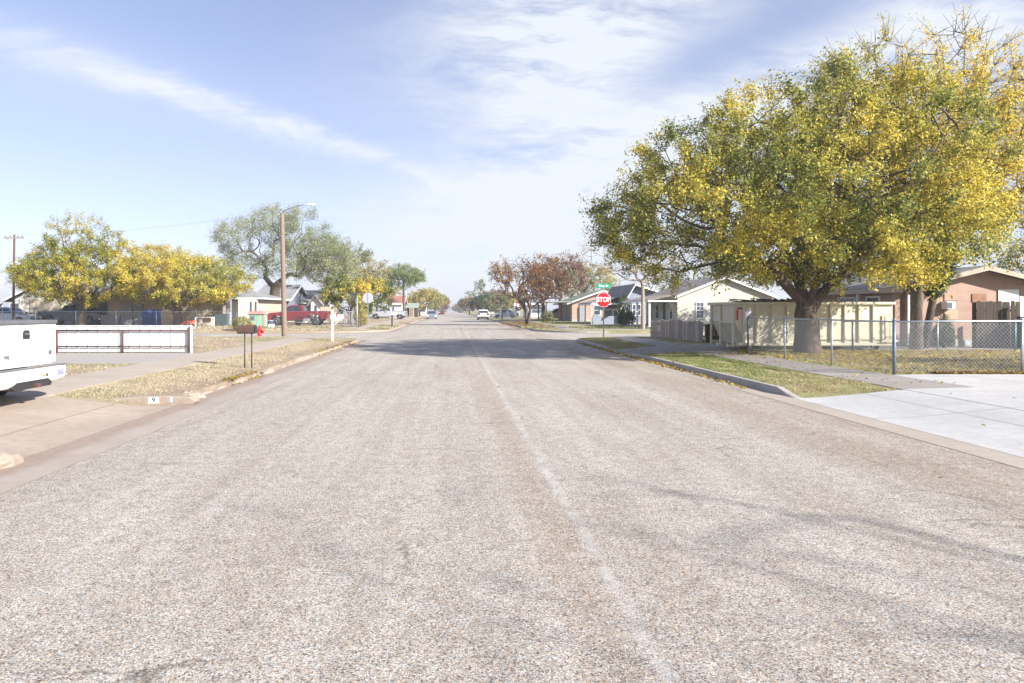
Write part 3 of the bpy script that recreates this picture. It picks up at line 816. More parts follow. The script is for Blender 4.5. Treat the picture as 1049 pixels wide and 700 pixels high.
# left yard trees beyond the cross street
p = treeW(84, 57, 'FL')
tree('yard_tree', 'round yellow green tree with bare twigs on top behind the white metal fence', p, 1.7, 0.42,
     [(0.0,0,3.5,4.4,3.8,1.3), (-0.2,0,4.4,5.0,4.4,2.2), (0.2,0,7.0,3.2,3.0,2.2), (-2.6,0,4.2,2.6,2.4,1.5)], 640, 76000, 0.115, YELLOW, 41, 'yellowing trees beyond the cross street', 'bark', 0.3, 0.6, 0.8, 4, 0.11,
     bias=lambda P: np.clip(0.42+0.05*(P[:,2]-4.2), 0, 1), bare_top=(5.2, 8.8, 0.8), cfreq=0.9, limb=0.5)
p = treeW(182, 57, 'FL')
tree('yard_tree', 'low broad bright yellow tree in front of the tan stucco house', p, 1.4, 0.38,
     [(0.2,0,3.2,4.6,4.0,1.1), (-0.6,0,4.0,4.6,4.2,1.9), (2.2,0,3.7,3.6,3.4,1.6), (-2.0,0,4.8,2.8,2.6,1.9)], 640, 76000, 0.12, YELLOWER, 43, 'yellowing trees beyond the cross street', 'bark', 0.3, 0.6, 0.75, 4, 0.11,
     bias=lambda P: np.clip(0.45+0.06*(P[:,2]-4.2), 0, 1), bare_top=(5.6, 8.0, 0.6), cfreq=0.9, limb=0.5)
p = treeW(282, 70, 'FL')
tree('elm_tree', 'large grey green elm with heavy spreading limbs behind the wooden utility pole', p, 3.6, 0.62,
     [(-3.6,0,8.6,2.6,2.4,1.9), (-0.4,0,10.0,2.6,2.6,1.9), (2.4,0,9.4,2.9,2.6,2.1), (4.6,0,7.0,2.4,2.2,2.0), (-2.6,0,6.0,2.8,2.6,1.6), (1.4,0,6.4,3.0,2.8,1.9), (5.6,0,5.0,1.8,1.8,1.3), (6.6,0,6.2,1.9,1.8,1.6)],
     700, 64000, 0.115, ELM, 47, None, 'bark', 0.3, 0.5, 0.95, 5, 0.2, cfreq=0.4, pw=0.62, limb=0.62)
p = treeW(345, 82, 'FL')
tree('elm_tree', 'thin olive grey tree with twiggy top beside the large elm', p, 2.4, 0.3,
     [(0,0,6.6,4.4,3.6,3.0), (2.6,0,5.4,3.6,3.0,2.4), (-1.5,0,8.0,3.0,2.8,2.0)], 330, 13000, 0.19, GREYGREEN, 53, None, 'bark', 0.3, 0.6, 0.95, 4, 0.14, bare_top=(6.5, 10, 0.6))
p = treeW(358, 66, 'FL')
tree('yard_tree', 'small golden tree behind the bare metal back of a stop sign', p, 0.9, 0.16,
     [(0.2,0,2.6,2.6,2.2,1.5), (1.6,0,2.8,2.4,2.0,1.5), (-1.0,0,3.3,1.8,1.6,1.2)], 200, 11000, 0.18, YELLOWER, 59, None, 'bark', 0.3, 0.6, 0.55, 4, 0.11)
p = treeW(386, 126, 'FL')
tree('yard_tree', 'dull olive tree between the golden tree and the umbrella shaped pine', p, 2.0, 0.25,
     [(0,0,5.6,4.2,3.6,3.0)], 150, 3600, 0.34, OLIVE, 61, None, 'bark', 0.3, 0.6, 0.9, 4, 0.2)
p = treeW(413.5, 113, 'FL')
tree('pine_tree', 'tall pine with a bare trunk and umbrella shaped green top', p, 5.9, 0.2,
     [(-0.3,0,7.3,2.9,2.7,1.0), (0.8,0,7.0,2.7,2.5,0.9), (-0.2,0,8.0,2.0,1.8,0.6), (2.4,0,6.2,1.1,1.1,0.7), (-1.9,0,6.0,1.0,1.0,0.6), (0,0,6.6,2.5,2.3,1.5)], 200, 11000, 0.27, PINEGREEN, 67, None, 'bark', 0.25, 0.6, 0.6, 4, 0.18, aspect=0.3)
# right hand far block
def bshade(P): return np.clip(0.72-0.06*(P[:,2]-2.5), 0, 1)
GRB = 'rusty brown street trees'
p = treeW(540.5, 69, 'FR')
tree('street_tree', 'rusty brown tree on two dark stems, nearest of the brown trees to the road', p, 1.5, 0.17,
     [(0.2,0,4.0,2.9,2.6,1.8), (-1.3,0,5.2,2.4,2.2,1.4), (1.4,0,5.3,2.0,2.0,1.5)], 260, 6200, 0.17, BROWNISH, 71, GRB, 'bark', 0.3, 0.55, 0.75, 4, 0.1, stems=2, bias=bshade, bare_top=(4.2, 6.8, 0.75))
p = treeW(557, 90, 'FR')
tree('street_tree', 'orange brown tree standing between the two other brown trees', p, 1.9, 0.2,
     [(0,0,4.6,3.0,2.6,2.1), (0.6,0,6.2,2.4,2.2,1.6)], 230, 5600, 0.22, BROWNISH, 73, GRB, 'bark', 0.3, 0.55, 0.8, 4, 0.12, bias=bshade, bare_top=(5.2, 8.0, 0.7))
p = treeW(574, 86, 'FR')
tree('street_tree', 'reddish brown tree with a pale thick trunk in front of the silver hatchback', p, 2.6, 0.27,
     [(0,0,5.4,3.0,2.6,2.0), (0.5,0,6.8,2.4,2.2,1.6)], 230, 5200, 0.22, RUST, 79, GRB, 'bark_pale', 0.3, 0.55, 0.8, 4, 0.12, bare_top=(6.0, 8.6, 0.5))
p = treeW(600, 94, 'FR')
tree('yard_tree', 'pale olive green tree behind the stop sign and the brick house', p, 2.2, 0.25,
     [(0,0,5.2,3.8,3.2,2.3), (-1.6,0,4.6,3.2,2.8,2.0), (1.6,0,4.4,2.8,2.6,1.8)], 280, 7500, 0.24, OLIVE, 83, None, 'bark_pale', 0.3, 0.6, 0.8, 4, 0.13)
p = treeW(658.5, 50.8, 'FR')
tree('bare_tree', 'bare pale tree with long leafless branches on the lawn of the cream house', p, 2.6, 0.15,
     [(-1.8,0,5.6,3.2,2.4,1.7), (0.8,0,5.9,2.8,2.4,1.7), (-0.2,0,4.6,2.8,2.4,1.2)], 520, 260, 0.1, OLIVE, 89, None, 'bark_pale', 0.25, 0.6, 0.8, 3, 0.1)
p = (24.6, 68, 0.2)
tree('yard_tree', 'brown half bare tree behind the right gable of the cream house', p, 2.0, 0.25,
     [(0,0,4.6,4.2,3.2,2.4), (3.5,0,4.4,3.0,2.6,2.0)], 280, 6500, 0.2, GREYGREEN, 97, None, 'bark', 0.3, 0.6, 0.8, 4, 0.12, bare_frac=0.3)
tree('yard_tree', 'green tree behind the right end of the salmon house', (36.5, 40, 0.2), 2.2, 0.25,
     [(0,0,4.2,3.4,3.0,1.8)], 200, 6000, 0.2, OLIVE, 101, None, 'bark', 0.3, 0.6, 0.8, 4, 0.12)
tree('yard_tree', 'dark evergreen tree behind the salmon house', (26.5, 46, 0.2), 2.2, 0.25,
     [(0,0,4.0,3.6,3.0,1.9)], 180, 6000, 0.2, DARKGREEN, 103, None, 'bark', 0.3, 0.6, 0.8, 4, 0.12)

# far rows down the street
far = [ # px centre, Y, base height, half width px, top py, palette, label
 (430, 150, 15, 297, OLIVE, 'olive tree just right of the umbrella shaped pine'),
 (437, 172, 15, 296, OLIVE, 'greenish yellow tree behind the parked silver car'),
 (446, 205, 11, 301, OLIVE, 'dull gold tree further down the left side of the street'),
 (452, 250, 8, 305, RUST, 'orange brown tree at the far end of the left row'),
 (418, 165, 12, 306, YELLOW, 'low yellow shrub tree beside the small green roofed shed'),
 (481, 210, 10, 305, RUST, 'dark rounded rusty tree at the far end of the right row'),
 (495, 150, 13, 303, DARKGREEN, 'dark green tree behind the parked white car'),
 (511, 140, 11, 303, GREYGREEN, 'pale green rounded tree beyond the white car'),
 (508, 170, 14, 296, RUST, 'red brown tree rising behind the pale green rounded tree'),
 (528, 150, 14, 300, OLIVE, 'olive tree half hidden behind the nearest brown tree'),
 (470, 420, 5, 313, GREYGREEN, 'tiny hazy tree at the end of the street, right of centre'),
]
for i, (px, Y, hw, top, pal, lb) in enumerate(far):
    x = WX(px, Y); H = WZ(top, Y); w = hw*Y/F
    tree('roadside_tree', lb, (x, Y, 0.15), max(0.6, H*0.2), 0.22, [(0,0,H*0.58,w,w*0.8,H*0.34), (w*0.3,0,H*0.7,w*0.6,w*0.6,H*0.24)], 110, 2200, 0.0026*Y, pal, 200+i, 'trees far down the street', 'bark', 0.3, 0.65, 0.8, 4, 0.001*Y+0.05, tip=0.02, bare_frac=0.1)
# sparse tall one
tree('pine_tree', 'tall sparse pine with clustered tufts far down the right side of the street', (WX(492, 190), 190, 0.15), 4.0, 0.2,
     [(0,0,8.0,1.6,1.4,1.6), (-1.8,0,6.0,2.0,1.2,0.6), (1.8,0,6.2,1.6,1.2,0.5), (0.4,0,9.4,1.0,1.0,0.7)], 60, 700, 0.42, PINEGREEN, 231, None, 'bark', 0.3, 0.6, 0.7, 3, 0.2, tip=0.025)

# evergreen beside the second trunk and the clipped shrub by the wall
def conifer(name, label, loc, prof, n, size, pal, seed, stem_r, lean=(0,0), cat='shrub'):
    rng = np.random.default_rng(seed)
    root = thing(name, label, cat, loc)
    top = prof[-1][1]
    MB().tube([(0,0,-0.1), (lean[0]*0.4, lean[1]*0.4, top*0.4), (lean[0], lean[1], top*0.9)], [stem_r*1.2, stem_r, 0.02], 8).build('trunk', 'bark', root)
    hs = np.array([p_[1] for p_ in prof]); rs = np.array([p_[0] for p_ in prof])
    z = rng.uniform(hs[0], hs[-1], n*2); r = np.interp(z, hs, rs)
    keep = rng.uniform(0, rs.max(), n*2) < r; z = z[keep][:n]; r = r[keep][:n]; n = len(z)
    a = rng.uniform(0, 2*pi, n); k = np.sqrt(rng.uniform(0.35, 1.0, n))*(1+0.12*np.sin(5*a+z*6))
    B = np.stack([np.cos(a)*r*k+lean[0]*z/top, np.sin(a)*r*k+lean[1]*z/top, z], 1)
    D = np.stack([np.cos(a)*0.08, np.sin(a)*0.08, np.full(n, 0.09)], 1)
    make_leaves('crown', B, D, n, size, 0.02, pal, rng, root, None, 2.0, 0.4, -0.6)
    return root
conifer('evergreen_tree', 'narrow dark evergreen leaning against the yellow tree beside the salmon house', (17.2, 24.9, 0.21),
        [(0.02,1.75),(0.25,1.95),(0.42,2.5),(0.42,3.2),(0.28,3.8),(0.05,4.3)], 5200, 0.12, DARKGREEN, 301, 0.12, (0.85, 0.0), 'tree')
conifer('clipped_shrub', 'dark conical shrub against the salmon wall under the window air conditioner', (WX(967, 25.2), 25.2, 0.21),
        [(0.20,0.02),(0.26,0.3),(0.25,0.65),(0.14,0.9),(0.05,0.98),(0.07,1.05),(0.02,1.18)], 3800, 0.06, DARKGREEN, 303, 0.05)
conifer('foundation_shrub', 'dark green bush at the foot of the pale blue house', (WX(642, 59.5), 59.5, 0.21), [(0.5,0.05),(0.8,0.5),(0.6,1.0),(0.15,1.3)], 1800, 0.14, DARKGREEN, 305, 0.05)
conifer('foundation_shrub', 'tall dark bush climbing the porch corner of the pale blue house', (WX(639.5, 62.5), 62.5, 0.21), [(0.5,0.05),(0.6,1.0),(0.6,2.0),(0.2,2.6)], 1800, 0.16, DARKGREEN, 307, 0.05)
conifer('weed_bush', 'straggly weed bush at the edge of the cross street, left of the red hydrant', (WX(236, 46.0)+0.0, 48.6, 0.13), [(0.6,0.02),(0.75,0.35),(0.5,0.7),(0.1,0.95)], 1600, 0.12, OLIVE, 309, 0.02)
conifer('weed_bush', 'pale green weed clump on the verge under the brown trees', (WX(561, 72), 72, 0.2), [(0.5,0.02),(0.7,0.5),(0.4,1.1),(0.1,1.4)], 900, 0.16, GREYGREEN, 311, 0.02)
conifer('weed_bush', 'green bush against the fence under the back of the stop sign', (WX(369.5, 56), 56, 0.2), [(0.3,0.02),(0.5,0.5),(0.45,1.2),(0.1,1.6)], 1000, 0.16, OLIVE, 313, 0.02)

# ------------------------------------------------------------------ grass, fallen leaves
def blades(name, label, region, n, seed, hmin, hmax, dry, green, gbias, wid=0.012, clump=0.9, cat='grass'):
    rng = np.random.default_rng(seed)
    P = region(rng, n); n = len(P)
    z = np.array([ground_h(x, y) for x, y in P])
    B = np.column_stack([P, z-0.004])
    ns = smooth_noise3(np.column_stack([P, np.zeros(n)]), rng, clump)
    ns2 = smooth_noise3(np.column_stack([P, np.zeros(n)]), rng, clump*9)
    keep = ns2 > rng.uniform(0.0, 0.6, n)
    B = B[keep]; ns = ns[keep]; n = len(B)
    h = rng.uniform(hmin, hmax, n)*(0.6+0.8*rng.uniform(0, 1, n))
    a = rng.uniform(0, 2*pi, n); W = np.column_stack([np.cos(a), np.sin(a), np.zeros(n)])*wid*rng.uniform(0.6, 1.4, n)[:, None]
    tip_ = B + np.column_stack([rng.normal(0, 0.55, n)*h, rng.normal(0, 0.55, n)*h, h])
    V = np.empty((n, 3, 3)); V[:, 0] = B-W; V[:, 1] = B+W; V[:, 2] = tip_
    isg = (ns + rng.normal(0, 0.13, n)) > gbias
    col = np.where(isg[:, None], np.array(green), np.array(dry))*rng.uniform(0.6, 1.35, (n, 1))
    o = mesh_np(name, V.reshape(-1, 3), np.arange(n*3).reshape(n, 3), np.clip(col, 0, .9), 'blade')
    return stuff(o, label, cat)
def rect(x0, x1, y0, y1, hole=None):
    def f(rng, n):
        P = np.column_stack([rng.uniform(x0, x1, n), rng.uniform(y0, y1, n)])
        k = np.ones(len(P), bool)
        for (a, b, c, d) in (hole or []): k &= ~((P[:,0] > a) & (P[:,0] < b) & (P[:,1] > c) & (P[:,1] < d))
        return P[k]
    return f
def multi(*fs):
    def f(rng, n):
        return np.concatenate([g_(rng, int(n*w)) for g_, w in fs])
    return f
def corner_cut(q, f):
    def g_(rng, n):
        P = f(rng, n)
        k = np.array([((x-XR) if q[1] == 'R' else (XL-x)) - edge_off(q, y) > 0.2 for x, y in P]); return P[k]
    return g_
def thin_edge(f):
    def g_(rng, n):
        P = f(rng, n); keep = rng.uniform(0, 1, len(P)) < np.clip((-4.95-P[:,0])/0.8, 0.06, 1)
        return P[keep]
    return g_
DRY = (0.47,0.395,0.275); GRN = (0.22,0.245,0.11)
blades('verge_grass', 'dry straw coloured grass on the left roadside verge', thin_edge(corner_cut('NL', multi((rect(-6.72,-4.9,11.5,22), .6), (rect(-6.72,-4.9,22,36), .25), (rect(-6.72,-4.9,1,7.3), .15)))), 80000, 1, 0.016, 0.045, DRY, GRN, 0.70, 0.006)
blades('lawn_grass', 'dry patchy lawn behind the left sidewalk', multi((rect(-22,-8,22.2,35.3), .75), (rect(-13,-8,11.6,17.5), .25)), 36000, 2, 0.015, 0.045, DRY, GRN, 0.66, 0.010)
blades('verge_grass', 'green and tan grass on the right roadside verge', corner_cut('NR', multi((rect(6.42,8.25,12.5,23.6), .68), (rect(6.42,8.25,27.6,36), .32))), 76000, 3, 0.014, 0.04, (0.43,0.37,0.20), (0.255,0.285,0.105), 0.52, 0.008)
blades('lawn_grass', 'leaf strewn tan lawn inside the chain link fence', multi((rect(9.8,24,14.95,23.7), 1.0)), 42000, 4, 0.02, 0.06, (0.42,0.345,0.19), (0.20,0.23,0.08), 0.66)
blades('lawn_grass', 'dry lawn beyond the cross street on the right', multi((rect(9.6,30,51,56.5), .7), (rect(6.5,8.2,52.5,56.5), .3)), 15000, 5, 0.04, 0.1, (0.40,0.33,0.17), (0.15,0.19,0.06), 0.62, 0.03)
blades('lawn_grass', 'dry lawn beyond the cross street on the left', multi((rect(-34,-8,48,58), .8), (rect(-6.7,-4.9,52.5,70), .2)), 15000, 6, 0.04, 0.1, DRY, GRN, 0.66, 0.03)
blades('lawn_grass', 'green lawn strip behind the picket fence', multi((rect(11.0,20,28,35.4), 1.0)), 9000, 7, 0.04, 0.1, (0.30,0.28,0.1), (0.15,0.21,0.05), 0.3, 0.02)

def litter(name, label, region, n, seed, size, pal, lift=0.012, road=False):
    rng = np.random.default_rng(seed)
    P = region(rng, n); n = len(P)
    z = np.array([ground_h(x, y) for x, y in P])+lift+rng.uniform(0, 0.03, n)
    C = np.column_stack([P, z])
    nr = rng.normal(0, 0.45, (n, 3)); nr[:, 2] = 1; nr /= np.linalg.norm(nr, axis=1)[:, None]
    ax = rng.normal(0, 1, (n, 3)); ax -= nr*(ax*nr).sum(1)[:, None]; ax /= np.linalg.norm(ax, axis=1)[:, None]
    sd = np.cross(nr, ax); L = (size*rng.uniform(0.6, 1.3, n))[:, None]
    V = np.empty((n, 4, 3)); V[:, 0] = C-ax*L*.5; V[:, 1] = C+sd*L*.3+nr*L*.12; V[:, 2] = C+ax*L*.5; V[:, 3] = C-sd*L*.3+nr*L*.12
    col = palette_cols(n, pal, rng, rng.uniform(0, 1, n))
    return stuff(mesh_np(name, V.reshape(-1, 3), np.arange(n*4).reshape(n, 4), col, 'leaf'), label, 'leaves')
FALL = [((0.50,0.37,0.08),0.35), ((0.55,0.40,0.05),0.25), ((0.30,0.19,0.08),0.25), ((0.42,0.33,0.18),0.15)]
BROWNF = [((0.25,0.14,0.06),0.5), ((0.33,0.2,0.08),0.3), ((0.45,0.3,0.08),0.2)]
def gauss_line(x0, y0, x1, y1, s):
    def f(rng, n):
        t = rng.uniform(0, 1, n); return np.column_stack([x0+(x1-x0)*t+rng.normal(0, s, n), y0+(y1-y0)*t+rng.normal(0, s, n)])
    return f
litter('fallen_leaves', 'yellow and brown fallen leaves over the fenced right yard', multi((rect(9.8,22,15.0,23.6), .8), (gauss_line(11.4,21.8,11.6,21.6,1.4), .2)), 5200, 21, 0.11, FALL)
litter('fallen_leaves', 'brown leaves piled along the foot of the front chain link fence', gauss_line(10.6,15.02,17,15.05,0.07), 1500, 22, 0.10, BROWNF)
litter('fallen_leaves', 'yellow leaves gathered in the right gutter', multi((gauss_line(6.1,18,6.12,33,0.07), .9), (gauss_line(6.0,14,6.1,18,0.06), .1)), 1100, 23, 0.10, FALL, 0.008)
litter('fallen_leaves', 'yellow leaves scattered on the right verge and sidewalk', multi((rect(6.4,9.6,13,30), 1.0)), 520, 24, 0.07, FALL)
litter('fallen_leaves', 'dry leaves caught along the broken left kerb', multi((gauss_line(-4.75,14.5,-4.75,16.5,0.08), .25), (gauss_line(-4.75,24,-4.75,33,0.1), .4), (gauss_line(-4.72,6.2,-4.7,7.2,0.06), .35)), 800, 25, 0.09, FALL, 0.008)
litter('fallen_leaves', 'orange brown leaves on the far right verge under the brown trees', multi((rect(5.6,9,57,84), 1.0)), 1200, 26, 0.16, BROWNF)
litter('fallen_leaves', 'a few stray leaves on the pale right driveway', multi((rect(7,14,9,14.7), .9), (rect(-3,5,3.5,20), .1)), 26, 27, 0.055, FALL, 0.016)
# ------------------------------------------------------------------ vehicles
def arch(cx, r, z0, n=9, rev=False):
    """points of a wheel arch from rear to front (increasing x), opening downwards"""
    a0 = math.asin(min(1, max(-1, 0)))
    pts = []
    for i in range(n+1):
        a = pi - pi*i/n
        pts.append((cx+r*cos(a), z0+r*sin(a)))
    return pts

def wheel(parent, x, y, r, w, side, rim='chrome'):
    """tyre is the wheel's child; the wheel itself is the hub and disc"""
    mb = MB(); s = side
    prof = [(0.02, 0.0), (r*0.28, 0.0), (r*0.5, -0.02*1), (r*0.62, 0.0)]
    hub = MB()
    hub.lathe([(0.001, 0.02), (r*0.16, 0.02), (r*0.2, -0.005), (r*0.55, -0.035), (r*0.62, 0.005), (r*0.66, 0.005), (r*0.66, -0.06)], (0,0,0), 20, 0, 'y')
    hub.v = [(a, -b*s*-1 if False else b*s, c) for a, b, c in hub.v]
    for k in range(5):
        a = 2*pi*k/5
        hub.lathe([(0.03, -0.01*1), (0.03, 0.012)], (cos(a)*r*0.38, 0, sin(a)*r*0.38), 8, 0, 'y') if False else None
    h = hub.build('wheel', rim, parent); h.location = (x, y, r)
    t = MB(); t.lathe([(r*0.64, 0.0), (r*0.74, 0.012), (r*0.95, 0.0), (r, -0.03), (r, -w+0.03), (r*0.95, -w), (r*0.64, -w)], (0,0,0), 24, 0, 'y')
    t.v = [(a, b*s, c) for a, b, c in t.v]
    t.build('tyre', 'rubber', h)
    return h

def lerp(a, b, t): return a+(b-a)*t

def cabin_faces(cab, hw0, hw1, z0, z1):
    def hw(z): return lerp(hw0, hw1, (z-z0)/(z1-z0))
    return hw

def pickup(name, label, loc, rz, paint, group=None, cover='grey_plastic', L=5.6, W=0.975, plate=True, detail=True, twotone=None, sticker=True):
    t = thing(name, label, 'pickup truck', loc, rz, group)
    r = 0.39; xa, xb = 1.12, 4.62; zb = 0.50
    poly = [(0.10, 0.60), (xa-0.50, 0.52)] + arch(xa, 0.47, 0.44) + [(xa+0.5, 0.44), (xb-0.5, 0.44)] + arch(xb, 0.47, 0.44) + [(xb+0.52, 0.44), (L-0.06, 0.50), (L, 0.72), (L-0.03, 1.02), (L-0.12, 1.08), (4.22, 1.18), (4.0, 1.22), (2.22, 1.24), (2.2, 1.22), (0.10, 1.22)]
    b = MB(); b.prism(poly, -W, W, 'y')
    body = b.build('body', paint, t, 0.035, seg=3)
    MB().box(0.5, L-0.3, -W+0.12, W-0.12, 0.38, 0.62).build('underbody', 'black_plastic', t)
    # cab
    cab = [(2.22, 1.20), (2.34, 1.70), (2.44, 1.77), (2.8, 1.80), (3.35, 1.79), (3.5, 1.74), (4.16, 1.20)]
    z0, z1 = 1.20, 1.80
    hw = lambda z: lerp(W-0.03, W-0.2, (z-z0)/(z1-z0))
    MB().prism(cab, 0, 0, 'y', 0, hw).build('cab', paint, t, 0.03)
    for s in (-1, 1):
        def sp(x, z): return (x, s*(hw(z)+0.006), z)
        wn = MB(); wn.poly([sp(2.50,1.27), sp(3.08,1.27), sp(3.08,1.69), sp(2.56,1.69)]); wn.build('window', 'car_glass', t)
        wn = MB(); wn.poly([sp(3.16,1.27), sp(3.92,1.27), sp(3.48,1.69), sp(3.16,1.69)]); wn.build('window', 'car_glass', t)
    def ex(x, z, k, off): return (x+off, k*(hw(z)-0.09), z)
    MB().poly([(4.16-0.03+0.012,-(hw(1.23)-.08),1.23+.012), (4.142,(hw(1.23)-.08),1.242), (3.56+.012,(hw(1.70)-.06),1.70+.012), (3.572,-(hw(1.70)-.06),1.712)]).build('windscreen', 'car_glass', t)
    MB().poly([(2.232-0.012,-(hw(1.28)-.12),1.30), (2.22,(hw(1.28)-.12),1.30), (2.32-0.012,(hw(1.66)-.1),1.66), (2.308,-(hw(1.66)-.1),1.66)]).build('rear_window', 'car_glass', t)
    # bed rail cap and soft cover
    c = MB(); c.box(0.07, 2.19, -W+0.003, W-0.003, 1.222, 1.282); c.build('bed_cover', cover, t, 0.012)
    # tailgate
    tg = MB()
    prof = [(0.075,0.575), (0.066,0.62), (0.066,1.0), (0.075,1.12), (0.072,1.20), (0.10,1.215), (0.14,1.215), (0.14,0.575)]
    tg.prism(prof, -(W-0.145), W-0.145, 'y')
    tail = tg.build('tailgate', paint, t, 0.018, seg=3)
    h = MB(); h.prism([(-0.13-0.08,1.0),(-0.13+0.08,1.0),(-0.13+0.08,1.10),(-0.13+0.05,1.135),(-0.13-0.05,1.135),(-0.13-0.08,1.11)], 0.05, 0.07, 'x'); hd = h.build('handle', 'black_plastic', tail, 0.008)
    MB().box(0.042, 0.0495, -0.13-0.06, -0.13+0.06, 1.065, 1.09).build('grip', 'grey_plastic', hd)
    e = MB(); e.lathe([(0.001,0.0),(0.042,0.0),(0.042,0.012)], (0.055, -(W-0.235), 0.765), 14, 0, 'x'); e.build('lock', 'grey_plastic', tail)
    if detail:
        nb = MB()
        for k, (ya, yb_) in enumerate(((0.27,0.30), (0.31,0.335), (0.345,0.36), (0.37,0.40))):
            nb.box(0.056, 0.068, ya, yb_, 0.715+0.004*k, 0.775)
        nb.build('nameplate', 'chrome', tail)
    for s in (-1, 1):
        tl = MB(); tl.box(0.055, 0.19, s*(W-0.13) if s < 0 else W-0.13, s*(W-0.13), 0.62, 0.62) if False else None
        ya, yb_ = (W-0.012, W+0.005)
        tl.box(0.09, 0.22, min(s*ya, s*yb_), max(s*ya, s*yb_), 0.70, 1.10); tl.build('tail_light', 'red_lens', t, 0.015)
    # bumper
    n = 12; rows = []
    bp = [(0.0,0.565), (-0.02,0.57), (-0.115,0.55), (-0.13,0.50), (-0.125,0.37), (-0.09,0.31), (-0.02,0.30), (0.12,0.33), (0.12,0.56)]
    bb = MB()
    P = []
    for i in range(n+1):
        y = lerp(-W-0.01, W+0.01, i/n); k = abs(i/n*2-1)
        dx = 0.07*max(0, (k-0.72)/0.28)**2
        P.append([(px_+dx*(1 if px_ < 0 else 0), y, pz+(0.025*max(0, (k-0.75)/0.25) if pz < 0.45 else 0)) for px_, pz in bp])
    bb.grid([row + [row[0]] for row in P], sm=True); bb.poly(P[0]); bb.poly(list(reversed(P[-1])))
    bm = bb.build('bumper', paint if paint == 'white_paint' else 'chrome', t)
    MB().box(-0.118, -0.02, -W+0.06, W-0.06, 0.558, 0.574).build('step_pad', 'grey_plastic', bm)
    lo = MB(); lo.prism([(-0.133,-0.42) , (-0.133,0.0)], 0, 0) if False else None
    va = MB(); va.prism([(-0.46,0.315), (-0.36,0.385), (0.40,0.385), (0.52,0.315), (0.46,0.27), (-0.42,0.27)], -0.139, 0.02, 'x'); va.build('valance', 'black_plastic', bm)
    if plate:
        pm = MB(); pm.box(-0.140, -0.128, -0.10+0.22, 0.22+0.205-0.0, 0.405, 0.535) if False else pm.box(-0.140, -0.128, -0.155, 0.155, 0.405, 0.545)
        pl = pm.build('licence_plate', 'plate_grey', bm, 0.006)
        MB().box(-0.22, -0.0, -0.05, 0.05, 0.28, 0.34).build('hitch', 'rust', bm)
        for yy in (-0.25, -0.33): MB().lathe([(0.001,0),(0.022,0),(0.022,0.02)], (-0.143, yy, 0.44), 10, 0, 'x').build('socket', 'amber_lens' if yy == -0.25 else 'black_plastic', bm)
        if sticker: MB().box(-0.137, -0.115, -0.80, -0.62, 0.41, 0.50).build('sticker', 'sticker_blue', bm)
    for x in (xa, xb):
        for s in (-1, 1): wheel(t, x, s*(W-0.01), r, 0.25, s)
    # front
    MB().box(L-0.02, L+0.012, -0.55, 0.55, 0.74, 1.0).build('grille', 'black_plastic', t, 0.01)
    for s in (-1, 1):
        ya, yb_ = sorted((s*0.60, s*0.92))
        MB().box(L-0.06, L+0.01, ya, yb_, 0.78, 0.98).build('headlight', 'clear_lens', t, 0.015)
        ma, mb_ = sorted((s*(W-0.02), s*(W+0.2)))
        MB().box(3.78, 3.9, ma, mb_, 1.26, 1.44).build('mirror', 'black_plastic', t, 0.02)
    MB().box(L-0.05, L+0.10, -W+0.02, W-0.02, 0.46, 0.66).build('front_bumper', 'chrome', t, 0.03)
    return t
M['plate_grey'] = mat('dull licence plate', (0.45,0.47,0.50), 0.5, 0.25, 30, c2=(0.3,0.33,0.42))
M['sticker_blue'] = mat('blue lettered sticker', (0.16,0.18,0.46), 0.5, 0.2, 30, c2=(0.6,0.6,0.7))

